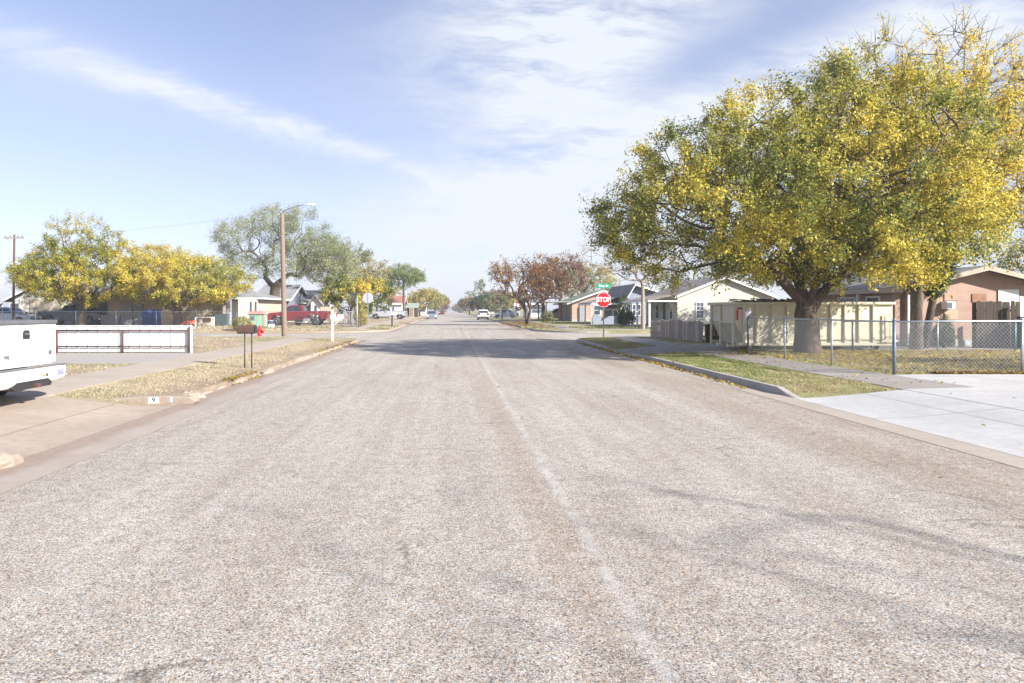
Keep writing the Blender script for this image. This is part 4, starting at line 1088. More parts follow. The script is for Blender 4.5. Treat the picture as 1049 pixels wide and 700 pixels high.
def car(name, label, loc, rz, paint, kind='sedan', group=None, cat='car'):
    """front towards +x, origin on the ground at the rear bumper"""
    t = thing(name, label, cat, loc, rz, group)
    W = 0.89
    if kind == 'sedan':
        L, r = 4.65, 0.32; xa, xb = 0.95, 3.72
        low = [(0.02,0.45), (0.08,0.28), (xa-0.42,0.24)] + arch(xa,0.38,0.30) + [(xa+0.42,0.22), (xb-0.42,0.22)] + arch(xb,0.38,0.30) + [(xb+0.42,0.24), (L-0.05,0.28), (L,0.48), (L-0.06,0.68), (3.5,0.90), (1.1,0.95), (0.12,0.93), (0.03,0.82)]
        cab = [(0.75,0.92), (1.35,1.36), (1.7,1.44), (2.4,1.45), (2.75,1.40), (3.6,0.90)]; z0, z1 = 0.90, 1.45
        wins = [[(1.02,0.98),(1.95,0.96),(1.95,1.36),(1.42,1.34)], [(2.03,0.96),(3.30,0.94),(2.74,1.34),(2.03,1.36)]]
        rear = ((0.80,0.97),(1.30,1.33)); front = ((3.52,0.95),(2.82,1.36)); tlz = (0.66,0.86); hz = (0.55,0.70); rail = False
    else:
        L, r = 4.55, 0.35; xa, xb = 0.85, 3.6
        low = [(0.02,0.50), (0.08,0.32), (xa-0.44,0.28)] + arch(xa,0.41,0.34) + [(xa+0.45,0.25), (xb-0.45,0.25)] + arch(xb,0.41,0.34) + [(xb+0.44,0.28), (L-0.05,0.32), (L,0.55), (L-0.08,0.80), (L-0.3,0.93), (3.3,1.02), (0.1,1.05), (0.02,0.95)]
        cab = [(0.10,1.03), (0.32,1.50), (0.5,1.60), (1.6,1.65), (2.3,1.62), (2.6,1.56), (3.42,1.01)]; z0, z1 = 1.0, 1.65
        wins = [[(0.45,1.10),(1.15,1.08),(1.15,1.50),(0.62,1.48)], [(1.23,1.08),(2.05,1.07),(2.05,1.52),(1.23,1.52)], [(2.13,1.07),(3.08,1.05),(2.58,1.50),(2.13,1.52)]]
        rear = ((0.13,1.10),(0.31,1.47)); front = ((3.36,1.05),(2.66,1.52)); tlz = (0.80,1.08); hz = (0.66,0.84); rail = True
    MB().prism(low, -W, W, 'y').build('body', paint, t, 0.04, seg=3)
    MB().box(0.4, L-0.4, -W+0.1, W-0.1, 0.20, 0.42).build('underbody', 'black_plastic', t)
    hw = lambda z: lerp(W-0.04, W-0.22, (z-z0)/(z1-z0))
    MB().prism(cab, 0, 0, 'y', 0, hw).build('cab', paint, t, 0.04)
    for s in (-1, 1):
        for w_ in wins: MB().poly([(x, s*(hw(z)+0.007), z) for x, z in w_]).build('window', 'car_glass', t)
    (x0_, z0_), (x1_, z1_) = rear
    MB().poly([(x0_-0.02,-(hw(z0_)-.08),z0_+.02),(x0_-0.02,hw(z0_)-.08,z0_+.02),(x1_-0.02,hw(z1_)-.06,z1_+.02),(x1_-0.02,-(hw(z1_)-.06),z1_+.02)]).build('rear_window', 'car_glass', t)
    (x0_, z0_), (x1_, z1_) = front
    MB().poly([(x0_+0.02,-(hw(z0_)-.08),z0_+.02),(x0_+0.02,hw(z0_)-.08,z0_+.02),(x1_+0.02,hw(z1_)-.06,z1_+.02),(x1_+0.02,-(hw(z1_)-.06),z1_+.02)]).build('windscreen', 'car_glass', t)
    for s in (-1, 1):
        a, b_ = sorted((s*0.52, s*0.86)); MB().box(-0.005, 0.1, a, b_, *tlz).build('tail_light', 'red_lens', t, 0.02)
        a, b_ = sorted((s*0.50, s*0.84)); MB().box(L-0.12, L+0.0, a, b_, *hz).build('headlight', 'clear_lens', t, 0.02)
        a, b_ = sorted((s*(W-0.03), s*(W+0.16))); MB().box(front[0][0]-0.35, front[0][0]-0.2, a, b_, z0+0.06, z0+0.2).build('mirror', paint, t, 0.03)
    MB().box(-0.03, 0.12, -W+0.04, W-0.04, 0.34, 0.56).build('rear_bumper', paint if kind == 'sedan' else 'black_plastic', t, 0.04)
    MB().box(L-0.1, L+0.03, -W+0.05, W-0.05, 0.30, 0.50).build('front_bumper', paint, t, 0.04)
    MB().box(L-0.02, L+0.035, -0.42, 0.42, 0.50, 0.62).build('grille', 'black_plastic', t, 0.01)
    MB().box(-0.04, -0.02, -0.16, 0.16, 0.60 if kind == 'sedan' else 0.66, 0.74 if kind == 'sedan' else 0.80).build('licence_plate', 'sign_white', t)
    for x in (xa, xb):
        for s in (-1, 1): wheel(t, x, s*(W-0.01), r, 0.2, s)
    return t

def gz(x, y): return ground_h(x, y)+0.012
pickup('pickup_truck', 'white pickup truck seen from behind, parked in the tan left driveway', (-6.42, 10.26, 0.175), pi, 'white_paint')
pickup('pickup_truck', 'dark red pickup truck parked side on behind the chain link fence and the utility pole', (WX(338, 62), 62, gz(-11, 62)), pi, 'red_paint', detail=False, plate=False, cover='red_paint')
pickup('pickup_truck', 'silver pickup truck parked across a driveway further down the left side', (WX(417.5, 100), 100, gz(-7, 100)), pi, 'silver_paint', detail=False, plate=False, cover='grey_plastic')
pickup('pickup_truck', 'dark pickup truck parked in front of the grey house behind the white fence', (WX(44, 62), 62, gz(-37, 62)), 0, 'dark_paint', detail=False, plate=False, cover='black_plastic')
car('parked_car', 'silver grey car at the left frame edge in front of the dark roofed house', (WX(-16, 60), 60, gz(-40, 60)), 0, 'grey_blue_paint', 'suv')
car('parked_car', 'silver car facing the camera at the left kerb', (-3.5, 121.5, 0.005), -pi/2, 'grey_blue_paint', 'sedan')
car('parked_car', 'small maroon vehicle parked far away on the left side of the street', (-3.3, 221, 0.005), -pi/2, 'maroon_paint', 'suv')
car('parked_car', 'white car seen from behind at the right kerb', (5.0, 108, 0.005), pi/2, 'white_paint', 'suv')
car('parked_car', 'silver white hatchback parked side on behind the brown street trees', (WX(588, 94), 94, gz(16, 94)), pi, 'silver_paint', 'suv')
car('parked_car', 'tiny dark car at the far end of the street on the right', (4.4, 330, 0.005), pi/2, 'dark_paint', 'sedan')
car('parked_car', 'pale car in a yard behind the far black mailbox', (WX(531, 118), 118, gz(10, 118)), pi, 'grey_blue_paint', 'sedan')

# ------------------------------------------------------------------ houses
def house(name, label, x0, x1, y0, y1, wall_h, ridge, rise, over, wall_m, roof_m, fascia='trim_white', ridge_at=0.5, windows=(), doors=(), z0=None, base_h=0.25, extra=None, cat='house', hip=False, roof_t=0.10, base=True, frame='trim_white'):
    """ridge 'x' or 'y'; windows: (face, a0, a1, z0, z1[, mullions]) with a measured in world x or y"""
    z = ground_h(x0, y0) if z0 is None else z0
    ox, oy = (x0+x1)/2, (y0+y1)/2
    t = thing(name, label, cat, (ox, oy, z))
    X0, X1, Y0, Y1 = x0-ox, x1-ox, y0-oy, y1-oy
    w = MB()
    if ridge == 'y':
        rx = lerp(X0, X1, ridge_at)
        w.prism([(X0, -0.1), (X1, -0.1), (X1, wall_h), (rx, wall_h+rise), (X0, wall_h)] if not hip else [(X0,-0.1),(X1,-0.1),(X1,wall_h),(X0,wall_h)], Y0, Y1, 'y')
    else:
        ry = lerp(Y0, Y1, ridge_at)
        w.prism([(Y0, -0.1), (Y1, -0.1), (Y1, wall_h), (ry, wall_h+rise), (Y0, wall_h)] if not hip else [(Y0,-0.1),(Y1,-0.1),(Y1,wall_h),(Y0,wall_h)], X0, X1, 'x')
    wall = w.build('wall', wall_m, t)
    if base:
        MB().box(X0-0.012, X1+0.012, Y0-0.012, Y1+0.012, -0.1, base_h).build('footing', 'concrete_base', t)
    rf = MB(); fa = MB(); lift = 0.03
    if hip:
        o_ = over; zz = wall_h+lift
        A = [(X0-o_,Y0-o_,zz),(X1+o_,Y0-o_,zz),(X1+o_,Y1+o_,zz),(X0-o_,Y1+o_,zz)]
        if ridge == 'x':
            hl = (Y1-Y0)/2+o_; B = [(X0-o_+hl, 0, zz+rise), (X1+o_-hl, 0, zz+rise)]
            rf.poly([A[0],A[1],B[1],B[0]]); rf.poly([A[1],A[2],B[1]]); rf.poly([A[2],A[3],B[0],B[1]]); rf.poly([A[3],A[0],B[0]])
        else:
            hl = (X1-X0)/2+o_; B = [(0, Y0-o_+hl, zz+rise), (0, Y1+o_-hl, zz+rise)]
            rf.poly([A[0],A[1],B[0]]); rf.poly([A[1],A[2],B[1],B[0]]); rf.poly([A[2],A[3],B[1]]); rf.poly([A[3],A[0],B[0],B[1]])
        rf.poly(list(reversed(A)))
        fa.box(X0-o_-0.02, X1+o_+0.02, Y0-o_-0.02, Y0-o_+0.02-0.021, zz-0.16, zz-0.004); fa.box(X0-o_-0.02, X0-o_-0.001, Y0-o_, Y1+o_, zz-0.16, zz-0.004)
        fa.box(X1+o_+0.001, X1+o_+0.02, Y0-o_, Y1+o_, zz-0.16, zz-0.004)
    else:
        def slab_(a, b, ea, eb, ax):
            """sloped slab between eave line a and ridge b (coord, z), extents ea..eb along ridge"""
            th = roof_t
            pr = [(a[0], a[1]), (b[0], b[1]), (b[0], b[1]+th), (a[0], a[1]+th)]
            rf.prism(pr, ea, eb, ax)
        if ridge == 'y':
            c0, c1, rc, e0, e1, ax = X0, X1, rx, Y0-over, Y1+over, 'y'
        else:
            c0, c1, rc, e0, e1, ax = Y0, Y1, ry, X0-over, X1+over, 'x'
        zr = wall_h+rise+lift
        s0 = rise/(rc-c0); s1 = rise/(c1-rc)
        zA = wall_h+lift-s0*over; zB = wall_h+lift-s1*over
        slab_((c0-over, zA), (rc, zr), e0, e1, ax); slab_((c1+over, zB), (rc, zr), e0, e1, ax)
        # rake boards on both gable ends, eave boards along the eaves
        for ee0, ee1 in ((e0-0.03, e0-0.002), (e1+0.002, e1+0.03)):
            fa.prism([(c0-over, zA-0.09), (rc, zr-0.09), (rc, zr+roof_t-0.02), (c0-over, zA+roof_t-0.02)], ee0, ee1, ax)
            fa.prism([(c1+over, zB-0.09), (rc, zr-0.09), (rc, zr+roof_t-0.02), (c1+over, zB+roof_t-0.02)], ee0, ee1, ax)
        for c_, z_ in ((c0-over-0.025, zA), (c1+over+0.001, zB)):
            if ax == 'y': fa.box(c_, c_+0.024, e0, e1, z_-0.10, z_+roof_t-0.02)
            else: fa.box(e0, e1, c_, c_+0.024, z_-0.10, z_+roof_t-0.02)
    roof = rf.build('roof', roof_m, t)
    fa.build('fascia', fascia, roof)
    for wd in windows:
        face, a0, a1, b0, b1 = wd[:5]; nv = wd[5] if len(wd) > 5 else 1; fm = wd[6] if len(wd) > 6 else frame
        fr = MB(); gl = MB(); k = 0.07; p0, p1 = 0.02, 0.05
        def bx(m_, ua, ub, va, vb, d0, d1):
            if face == 'S': m_.box(ua-ox, ub-ox, Y0-d1, Y0-d0, va, vb)
            elif face == 'W': m_.box(X0-d1, X0-d0, ua-oy, ub-oy, va, vb)
            elif face == 'E': m_.box(X1+d0, X1+d1, ua-oy, ub-oy, va, vb)
        bx(fr, a0-k, a0, b0-k, b1+k, 0.0, p1); bx(fr, a1, a1+k, b0-k, b1+k, 0.0, p1)
        bx(fr, a0, a1, b1, b1+k, 0.0, p1); bx(fr, a0, a1, b0-k, b0, 0.0, p1+0.03)
        mid = (b0+b1)/2; bx(fr, a0, a1, mid-0.025, mid+0.025, 0.0, 0.035)
        for i in range(1, nv): 
            u = lerp(a0, a1, i/nv); bx(fr, u-0.012, u+0.012, b0, b1, 0.0, 0.03)
        if nv > 1:
            for q_ in (0.25, 0.75):
                vv = lerp(b0, b1, q_); bx(fr, a0, a1, vv-0.012, vv+0.012, 0.0, 0.029)
        f = fr.build('window', fm, t); bx(gl, a0, a1, b0, b1, 0.004, 0.014); gl.build('pane', 'house_glass', f)
    for d in doors:
        face, a0, a1, b1, dm = d
        dr = MB(); fr = MB()
        def bx(m_, ua, ub, va, vb, d0, d1):
            if face == 'S': m_.box(ua-ox, ub-ox, Y0-d1, Y0-d0, va, vb)
            elif face == 'W': m_.box(X0-d1, X0-d0, ua-oy, ub-oy, va, vb)
            elif face == 'E': m_.box(X1+d0, X1+d1, ua-oy, ub-oy, va, vb)
        bx(dr, a0, a1, 0.05, b1, 0.0, 0.03); o = dr.build('door', dm, t)
        bx(fr, a0-0.08, a0-0.002, 0.05, b1+0.08, 0.0, 0.05); bx(fr, a1+0.002, a1+0.08, 0.05, b1+0.08, 0.0, 0.05); bx(fr, a0-0.002, a1+0.002, b1+0.002, b1+0.08, 0.0, 0.05)
        fr.build('door_frame', 'trim_white', o)
    t['_c'] = (ox, oy)
    return t, (ox, oy, z)

def child_box(name, m, t, o, x0, x1, y0, y1, z0, z1, bevel=0.0, parent=None):
    """box given in world x, y and height above the thing's base"""
    return MB().box(x0-o[0], x1-o[0], y0-o[1], y1-o[1], z0, z1).build(name, m, parent or t, bevel)

# salmon house on the right
t, o = house('salmon_house', 'low salmon sided house with shallow gable behind the fenced yard', 17.3, 22.9, 26.0, 33.5, 2.25, 'y', 0.70, 0.45, 'salmon_siding', 'shingle_grey', 'fascia_tan',
    windows=[('W', 27.6, 28.4, 0.9, 1.9), ('W', 29.3, 30.3, 0.9, 1.9)], doors=[('S', 17.42, 17.75, 2.0, 'door_dark')], base_h=0.28)
ac = child_box('air_conditioner', 'ac_white', t, o, WX(967.5,25.8), WX(976.5,25.8), 25.68, 25.995, 1.43, 1.73, 0.015)
child_box('grille', 'grey_plastic', t, o, WX(969,25.7), WX(975,25.7), 25.665, 25.682, 1.47, 1.69, 0, ac)
child_box('window_patch', 'patch_tan', t, o, WX(967,26), WX(981,26), 25.975, 25.995, 1.03, 1.40)
child_box('window_patch', 'salmon_siding', t, o, WX(967,26), WX(981,26), 25.965, 25.995, 1.76, 2.02)
child_box('window_patch', 'patch_brown', t, o, WX(995.5,26), WX(1010,26), 25.97, 25.995, 1.70, 2.02)
child_box('window_cover', 'trim_white', t, o, WX(1022,26), WX(1043,26), 25.96, 25.995, 1.55, 2.18)
child_box('window_cover', 'pale_wall', t, o, WX(1044,26), WX(1060,26), 25.96, 25.995, 1.62, 1.93)
child_box('foundation_vent', 'vent_blue', t, o, WX(942,26), WX(950,26), 25.96, 25.985, 0.08, 0.23)
child_box('foundation_vent', 'vent_blue', t, o, WX(984,26), WX(993,26), 25.96, 25.985, 0.07, 0.22)
child_box('porch_post', 'trim_white', t, o, 17.0, 17.1, 28.6, 28.7, 0.0, 2.2)
child_box('porch_post', 'salmon_siding', t, o, 16.95, 17.15, 26.1, 26.3, 0.0, 2.12)
# cream house beyond the cross street
t, o = house('cream_house', 'cream sided house with white trimmed paned window and small corner porch', 17.35, 24.6, 52.5, 61.0, 2.45, 'y', 1.42, 0.28, 'cream_siding', 'shingle_brown', 'trim_white', ridge_at=0.5,
    windows=[('S', WX(713.5,52.5), WX(720.5,52.5), 0.80, 1.95, 2), ('W', 53.6, 54.3, 0.7, 1.9), ('W', 57.2, 58.0, 0.7, 1.9)], doors=[('W', 55.2, 56.1, 2.05, 'door_dark')])
MB().prism([(15.05-o[0], 2.10), (17.0-o[0], 2.50), (17.0-o[0], 2.60), (15.05-o[0], 2.20)], 52.2-o[1], 60.0-o[1], 'y').build('porch_roof', 'shingle_brown', t)
child_box('porch_beam', 'trim_white', t, o, 15.0, 17.3, 52.18, 52.30, 2.02, 2.14)
child_box('porch_eave_board', 'trim_white', t, o, 14.98, 15.04, 52.2, 60.0, 2.02, 2.16)
for yy in (52.35, 55.8, 59.6): child_box('porch_post', 'trim_white', t, o, 15.1, 15.23, yy, yy+0.13, 0.0, 2.03)
child_box('porch_floor', 'concrete_base', t, o, 15.0, 17.33, 52.3, 60, -0.1, 0.12)
child_box('porch_chair', 'black_plastic', t, o, 16.6, 17.1, 53.0, 53.5, 0.12, 0.75) if False else None
# pale blue house and brick house further on
t, o = house('blue_house', 'pale blue grey gabled house with porch behind the stop sign', 16.7, 22.5, 66.0, 75.0, 2.25, 'y', 1.55, 0.5, 'shaded_blue_siding', 'shingle_grey', 'trim_white', ridge_at=0.16,
    windows=[('S', WX(648,66), WX(651,66), 0.9, 1.9), ('S', WX(653.5,66), WX(656,66), 0.9, 1.9), ('W', 68, 69, 0.8, 1.9)], doors=[('W', 70.2, 71.1, 2.05, 'door_white')])
MB().prism([(13.6-o[0], 2.0), (16.9-o[0], 2.75), (16.9-o[0], 2.85), (13.6-o[0], 2.1)], 66.6-o[1], 73.5-o[1], 'y').build('porch_roof', 'shingle_grey', t)
child_box('porch_beam', 'trim_white', t, o, 13.55, 13.68, 66.6, 73.5, 1.85, 2.02)
child_box('porch_beam', 'trim_white', t, o, 13.7, 16.6, 66.55, 66.66, 1.9, 2.08)
for yy in (66.7, 69.9, 73.3): child_box('porch_post', 'trim_white', t, o, 13.6, 13.72, yy, yy+0.12, 0.0, 1.9)
child_box('porch_screen', 'shaded_blue_siding', t, o, 13.75, 16.6, 66.62, 66.72, 0.0, 0.8)
t, o = house('brick_house', 'pinkish brick house with faded green roof left of the stop sign', 14.6, 22.0, 83.0, 93.0, 2.35, 'y', 1.35, 0.7, 'pink_brick', 'shingle_green', 'trim_white', ridge_at=0.5,
    windows=[('S', WX(603.5,83)+0.6, WX(607,83)+0.9, 0.8, 1.9)], doors=[('W', 86, 87, 2.05, 'door_dark')])
child_box('carport_roof', 'shingle_green', t, o, 11.2, 14.5, 82.2, 90.0, 2.3, 2.42)
for xx, yy in ((11.3, 82.4), (11.3, 86), (11.3, 89.7)): child_box('carport_post', 'dark_wood', t, o, xx, xx+0.15, yy, yy+0.15, 0, 2.3)
child_box('shutter_panel', 'grey_board', t, o, WX(592.5,82.9), WX(599,82.9), 82.9, 82.98, 0.0, 1.7)
# left side
t, o = house('tan_house', 'long tan stucco house with low hip roof behind the bright yellow tree', -30.5, -17.2, 60.5, 70.0, 2.45, 'x', 1.3, 0.55, 'tan_stucco', 'shingle_grey', 'fascia_blue', hip=True,
    windows=[('S', WX(256,60.5), WX(257.6,60.5), 0.9, 2.0), ('S', WX(261,60.5), WX(262.6,60.5), 0.9, 2.0)], doors=[('S', WX(238.2,60.5), WX(242,60.5), 2.05, 'door_white')])
child_box('front_bay', 'pale_wall', t, o, WX(244,60), -17.15, 59.95, 60.49, 0.0, 2.44)
child_box('window', 'house_glass', t, o, WX(256.3,60), WX(258.2,60), 59.92, 59.945, 0.9, 2.1)
child_box('window', 'house_glass', t, o, WX(261.4,60), WX(263.2,60), 59.92, 59.945, 0.9, 2.1)
child_box('porch_post', 'grey_board', t, o, WX(232,59.6), WX(236.5,59.6), 59.4, 59.8, 0.0, 2.4)
child_box('porch_post', 'fascia_blue', t, o, WX(247,59.4), WX(248.2,59.4), 59.3, 59.42, 0.0, 2.4)
cp = child_box('carport_roof', 'shingle_dark', t, o, -36.0, -30.6, 59.8, 68.0, 2.5, 2.62)
child_box('carport_wall', 'grey_board', t, o, -35.5, -30.6, 63.8, 63.95, 0.0, 2.48)
child_box('garage_panel', 'grey_board', t, o, WX(124,60.3), WX(135,60.3), 60.30, 60.42, 0.0, 1.9)
child_box('garage_panel', 'grey_board', t, o, WX(136.5,60.3), WX(146,60.3), 60.34, 60.44, 0.0, 1.85)
child_box('garage_panel', 'grey_board', t, o, WX(103,60.2), WX(122,60.2), 60.22, 60.30, 0.0, 0.95)
t, o = house('dark_roof_house', 'grey house with dark gabled roof at the left edge behind parked vehicles', -42.5, -31.8, 66, 76, 2.5, 'y', 1.6, 0.6, 'grey_siding', 'shingle_dark', 'trim_white', ridge_at=0.3,
    windows=[('S', WX(10.5,66), WX(19.5,66), 1.1, 2.0), ('S', WX(-4,66), WX(2,66), 1.0, 2.0)], doors=[])
child_box('pale_panel', 'pale_wall', t, o, WX(20.5,66), WX(30,66), 65.93, 65.98, 0.9, 2.4)
child_box('stone_wall', 'tan_stucco', t, o, WX(31,65.9), WX(64,65.9), 65.86, 65.97, 0.25, 2.45)
t, o = house('blue_grey_house', 'dark blue grey sided house right of the tan house behind the elm', -22.4, -18.7, 78, 88, 2.6, 'x', 1.7, 0.4, 'dark_siding', 'shingle_grey', 'trim_white', windows=[('S', -20.9, -20.2, 0.9, 2.0)])
t, o = house('grey_roof_house', 'house with pale grey roofs and small white gable behind the red pickup', WX(296,84), WX(330,84), 84, 93, 2.35, 'x', 1.45, 0.5, 'grey_siding', 'shingle_grey', 'trim_white',
    windows=[('S', WX(300,84), WX(304,84), 0.9, 1.9), ('S', WX(313,84), WX(317,84), 0.9, 1.9)])
g0, g1_ = WX(318.5,81.5)-o[0], WX(328,81.5)-o[0]
gx = (g0+g1_)/2
MB().prism([(g0,0),(g1_,0),(g1_,2.15),(gx,3.05),(g0,2.15)], 81.5-o[1], 83.9-o[1], 'y').build('front_gable', 'white_siding', t)
rf = MB()
rf.prism([(g0-0.4,1.82),(gx,3.08),(gx,3.2),(g0-0.4,1.94)], 81.1-o[1], 85.5-o[1], 'y'); rf.prism([(g1_+0.4,1.82),(gx,3.08),(gx,3.2),(g1_+0.4,1.94)], 81.1-o[1], 85.5-o[1], 'y')
rf.build('front_roof', 'shingle_grey', t)
child_box('window', 'house_glass', t, o, WX(322,81.4), WX(324.5,81.4), 81.46, 81.49, 0.9, 1.9)
t, o = house('white_garage_house', 'far white house with reddish roof behind the silver pickup', WX(399,116), WX(411.5,116), 116, 124, 2.5, 'x', 1.2, 0.5, 'white_siding', 'shingle_red', 'trim_white', windows=[('S', WX(402,116), WX(404,116), 0.9, 1.9)], doors=[('S', WX(405.5,116), WX(410.5,116), 2.1, 'door_white')])
t, o = house('green_roof_shed', 'small shed with green roof and orange posts beyond the silver pickup', WX(417,132), WX(427,132), 132, 138, 1.9, 'x', 0.7, 0.3, 'dark_wood', 'shingle_green', 'mint_paint', base=False, cat='shed')
for px in (419.5, 421.5, 423.2): child_box('porch_post', 'patch_tan', t, o, WX(px,131.6), WX(px,131.6)+0.18, 131.5, 131.68, 0, 1.85)
for i, (px0, px1, Y, wm, rm, lb) in enumerate(((425, 436, 158, 'pale_wall', 'shingle_brown', 'small far cream house among the left roadside trees'),
        (541, 556, 112, 'white_siding', 'shingle_grey', 'white house half hidden behind the brown street trees'),
        (512, 533, 165, 'grey_siding', 'shingle_dark', 'grey roofed far house behind the pale car'),
        (498, 508, 215, 'pale_wall', 'shingle_brown', 'tiny far house beyond the white parked car'))):
    house('far_house', lb, WX(px0, Y), WX(px1, Y), Y, Y+8, 2.5, 'x', 1.3, 0.5, wm, rm, 'trim_white', windows=[('S', WX(px0+(px1-px0)*0.25, Y), WX(px0+(px1-px0)*0.25, Y)+0.9, 0.9, 1.9), ('S', WX(px0+(px1-px0)*0.65, Y), WX(px0+(px1-px0)*0.65, Y)+0.9, 0.9, 1.9)])

# ------------------------------------------------------------------ roll off dumpster
def dumpster():
    Y0, Y1 = 23.62, 25.72; X0, X1 = 9.78, 15.25; z = 0.22
    t = thing('dumpster', 'long cream steel roll off dumpster parked behind the forked tree', 'dumpster', (X0, Y0, z))
    L = X1-X0; W = Y1-Y0; H = 1.64; zb = 0.19; dn = 0.42
    prof = [(0, 0.95), (dn, zb), (L, zb), (L, H-0.06), (0, H-0.06)]
    b = MB()
    b.prism(prof, 0, 0.05, 'y'); b.prism(prof, W-0.05, W, 'y')                       # side walls
    b.prism([(0.0,0.95),(dn,zb),(dn+0.06,zb),(0.06,0.97)], 0.05, W-0.05, 'y'); b.box(0, 0.05, 0.05, W-0.05, 0.97, H-0.06)   # front: slope and upper wall
    b.box(L-0.05, L, 0.05, W-0.05, zb, H-0.06); b.box(dn+0.06, L-0.05, 0.05, W-0.05, zb, zb+0.05)
    b.build('body', 'cream_steel', t)
    r = MB(); k = 0.09
    r.box(-0.12, L+0.06, -k, 0.05, H-0.06, H+0.03); r.box(-0.12, L+0.06, W-0.05, W+k, H-0.06, H+0.03); r.box(-0.12, 0.05, 0.05, W-0.05, H-0.06, H+0.03); r.box(L-0.05, L+0.06, 0.05, W-0.05, H-0.06, H+0.03)
    r.box(0.05, L+0.05, -0.075, -0.002, zb-0.03, zb+0.07); r.box(0.05, L+0.05, W+0.002, W+0.075, zb-0.03, zb+0.07)
    r.build('rail', 'cream_steel', t, 0.012)
    for px in (761.5, 775, 790.5, 806, 820.5, 835.5, 850.5, 865, 879.5, 894):
        x = WX(px, Y0) - X0
        MB().box(x-0.035, x+0.035, -0.065, -0.002, zb+0.072, H-0.062).build('rib', 'cream_steel', t, 0.01)
    for i in range(6):
        x = 0.75+i*0.85
        MB().box(x-0.035, x+0.035, W+0.002, W+0.065, zb+0.072, H-0.062).build('rib', 'cream_steel', t, 0.01)
    # end frame: two upright struts with a cross bar in front of the sloping end
    for y in (0.06, W*0.55, W-0.06):
        MB().box(-0.06, -0.003, y-0.05, y+0.05, 0.12, H-0.062).build('end_strut', 'cream_steel', t, 0.01)
    MB().box(-0.05, -0.005, 0.12, W*0.55-0.06, 0.93, 0.99).build('end_bar', 'cream_steel', t, 0.008)
    MB().box(-0.02, L-0.1, 0.5, 0.66, 0.07, zb-0.004).build('skid', 'cream_steel', t, 0.01); MB().box(-0.02, L-0.1, W-0.66, W-0.5, 0.07, zb-0.004).build('skid', 'cream_steel', t, 0.01)
    for x in (0.72, L-0.5):
        for y in (0.10, W-0.25):
            MB().lathe([(0.02,0),(0.11,0),(0.12,0.02),(0.12,0.13),(0.11,0.15),(0.02,0.15)], (x, y, 0.115), 18, 0, 'y').build('roller', 'rust', t)
            MB().box(x-0.16, x-0.10, y-0.04, y-0.005, 0.05, zb-0.035).build('roller_bracket', 'cream_steel', t)
    MB().box(0.045, 0.105, -0.085, -0.07+0.0, 1.05, 1.40).build('reflector', 'sign_red', t)
    MB().box(0.09, 0.24, -0.05, -0.003, 1.43, 1.47).build('latch', 'black_plastic', t)
    for px in (767.5, 886): 
        x = WX(px, Y0)-X0
        MB().box(x-0.13, x+0.13, -0.008, -0.001, 1.10, 1.40).build('notice', 'notice_lilac', t)
    for x, h in ((L-0.28, 0.9), (L-0.12, 0.9)):
        MB().box(x-0.025, x+0.025, -0.10, -0.066, 0.35, 0.35+h).build('ladder_rail', 'cream_steel', t)
    for zz in (0.45, 0.72, 1.0): MB().box(L-0.30, L-0.10, -0.125, -0.101, zz, zz+0.04).build('ladder_rung', 'cream_steel', t)
    MB().box(L-0.45, L+0.12, -0.16, -0.102, 0.30, 0.36).build('end_step', 'cream_steel', t)
    return t, X0, Y0, z, L, W, H
M['notice_lilac'] = mat('faded lilac notice', (0.55,0.50,0.56), 0.6, 0.12, 25)
dt, X0, Y0, z, L, W, H = dumpster()
# load under a rumpled tarp
rng = np.random.default_rng(5)
tt = thing('debris_load', 'rumpled dark tarp and debris heaped above the rim of the cream dumpster', 'debris', (X0, Y0, z+H))
P = []
nx, ny = 46, 14
for i in range(nx+1):
    row = []
    for j in range(ny+1):
        x = 0.3+i/nx*(L-0.7); y = 0.12+j/ny*(W-0.24)
        e = min(1, j/2.0, (ny-j)/2.0, i/2.0, (nx-i)/2.0)
        hump = 0.13*exp(-((x-1.3)/0.35)**2) + 0.15*exp(-((x-2.35)/0.3)**2) + 0.12*exp(-((x-1.8)/0.2)**2) + 0.06*exp(-((x-0.7)/0.3)**2) + 0.05*exp(-((x-4.2)/0.3)**2)
        h = -0.12 + e*(0.06 + hump*1.15 + 0.05*math.sin(x*9+j)+0.03*math.sin(x*17-j*2)) + rng.normal(0, 0.012)
        row.append((x, y, h))
    P.append(row)
MB().grid(P).build('tarp', 'grey_tarp', tt)
for i in range(16):
    x = 0.5+rng.uniform(0, 2.6); y = 0.3+rng.uniform(0, 1.4); a = rng.uniform(0, pi); l = rng.uniform(0.2, 0.5); zz = rng.uniform(0.02, 0.14)
    MB().bar((x-l*cos(a), y-l*sin(a)*0.6, zz), (x+l*cos(a), y+l*sin(a)*0.6, zz+rng.uniform(-0.05, 0.08)), 0.02, 4).build('stick', 'junk_dark', tt)
MB().box(2.60, 2.68, 0.2, 0.32, 0.0, 0.34).build('post_stub', 'rust', tt)

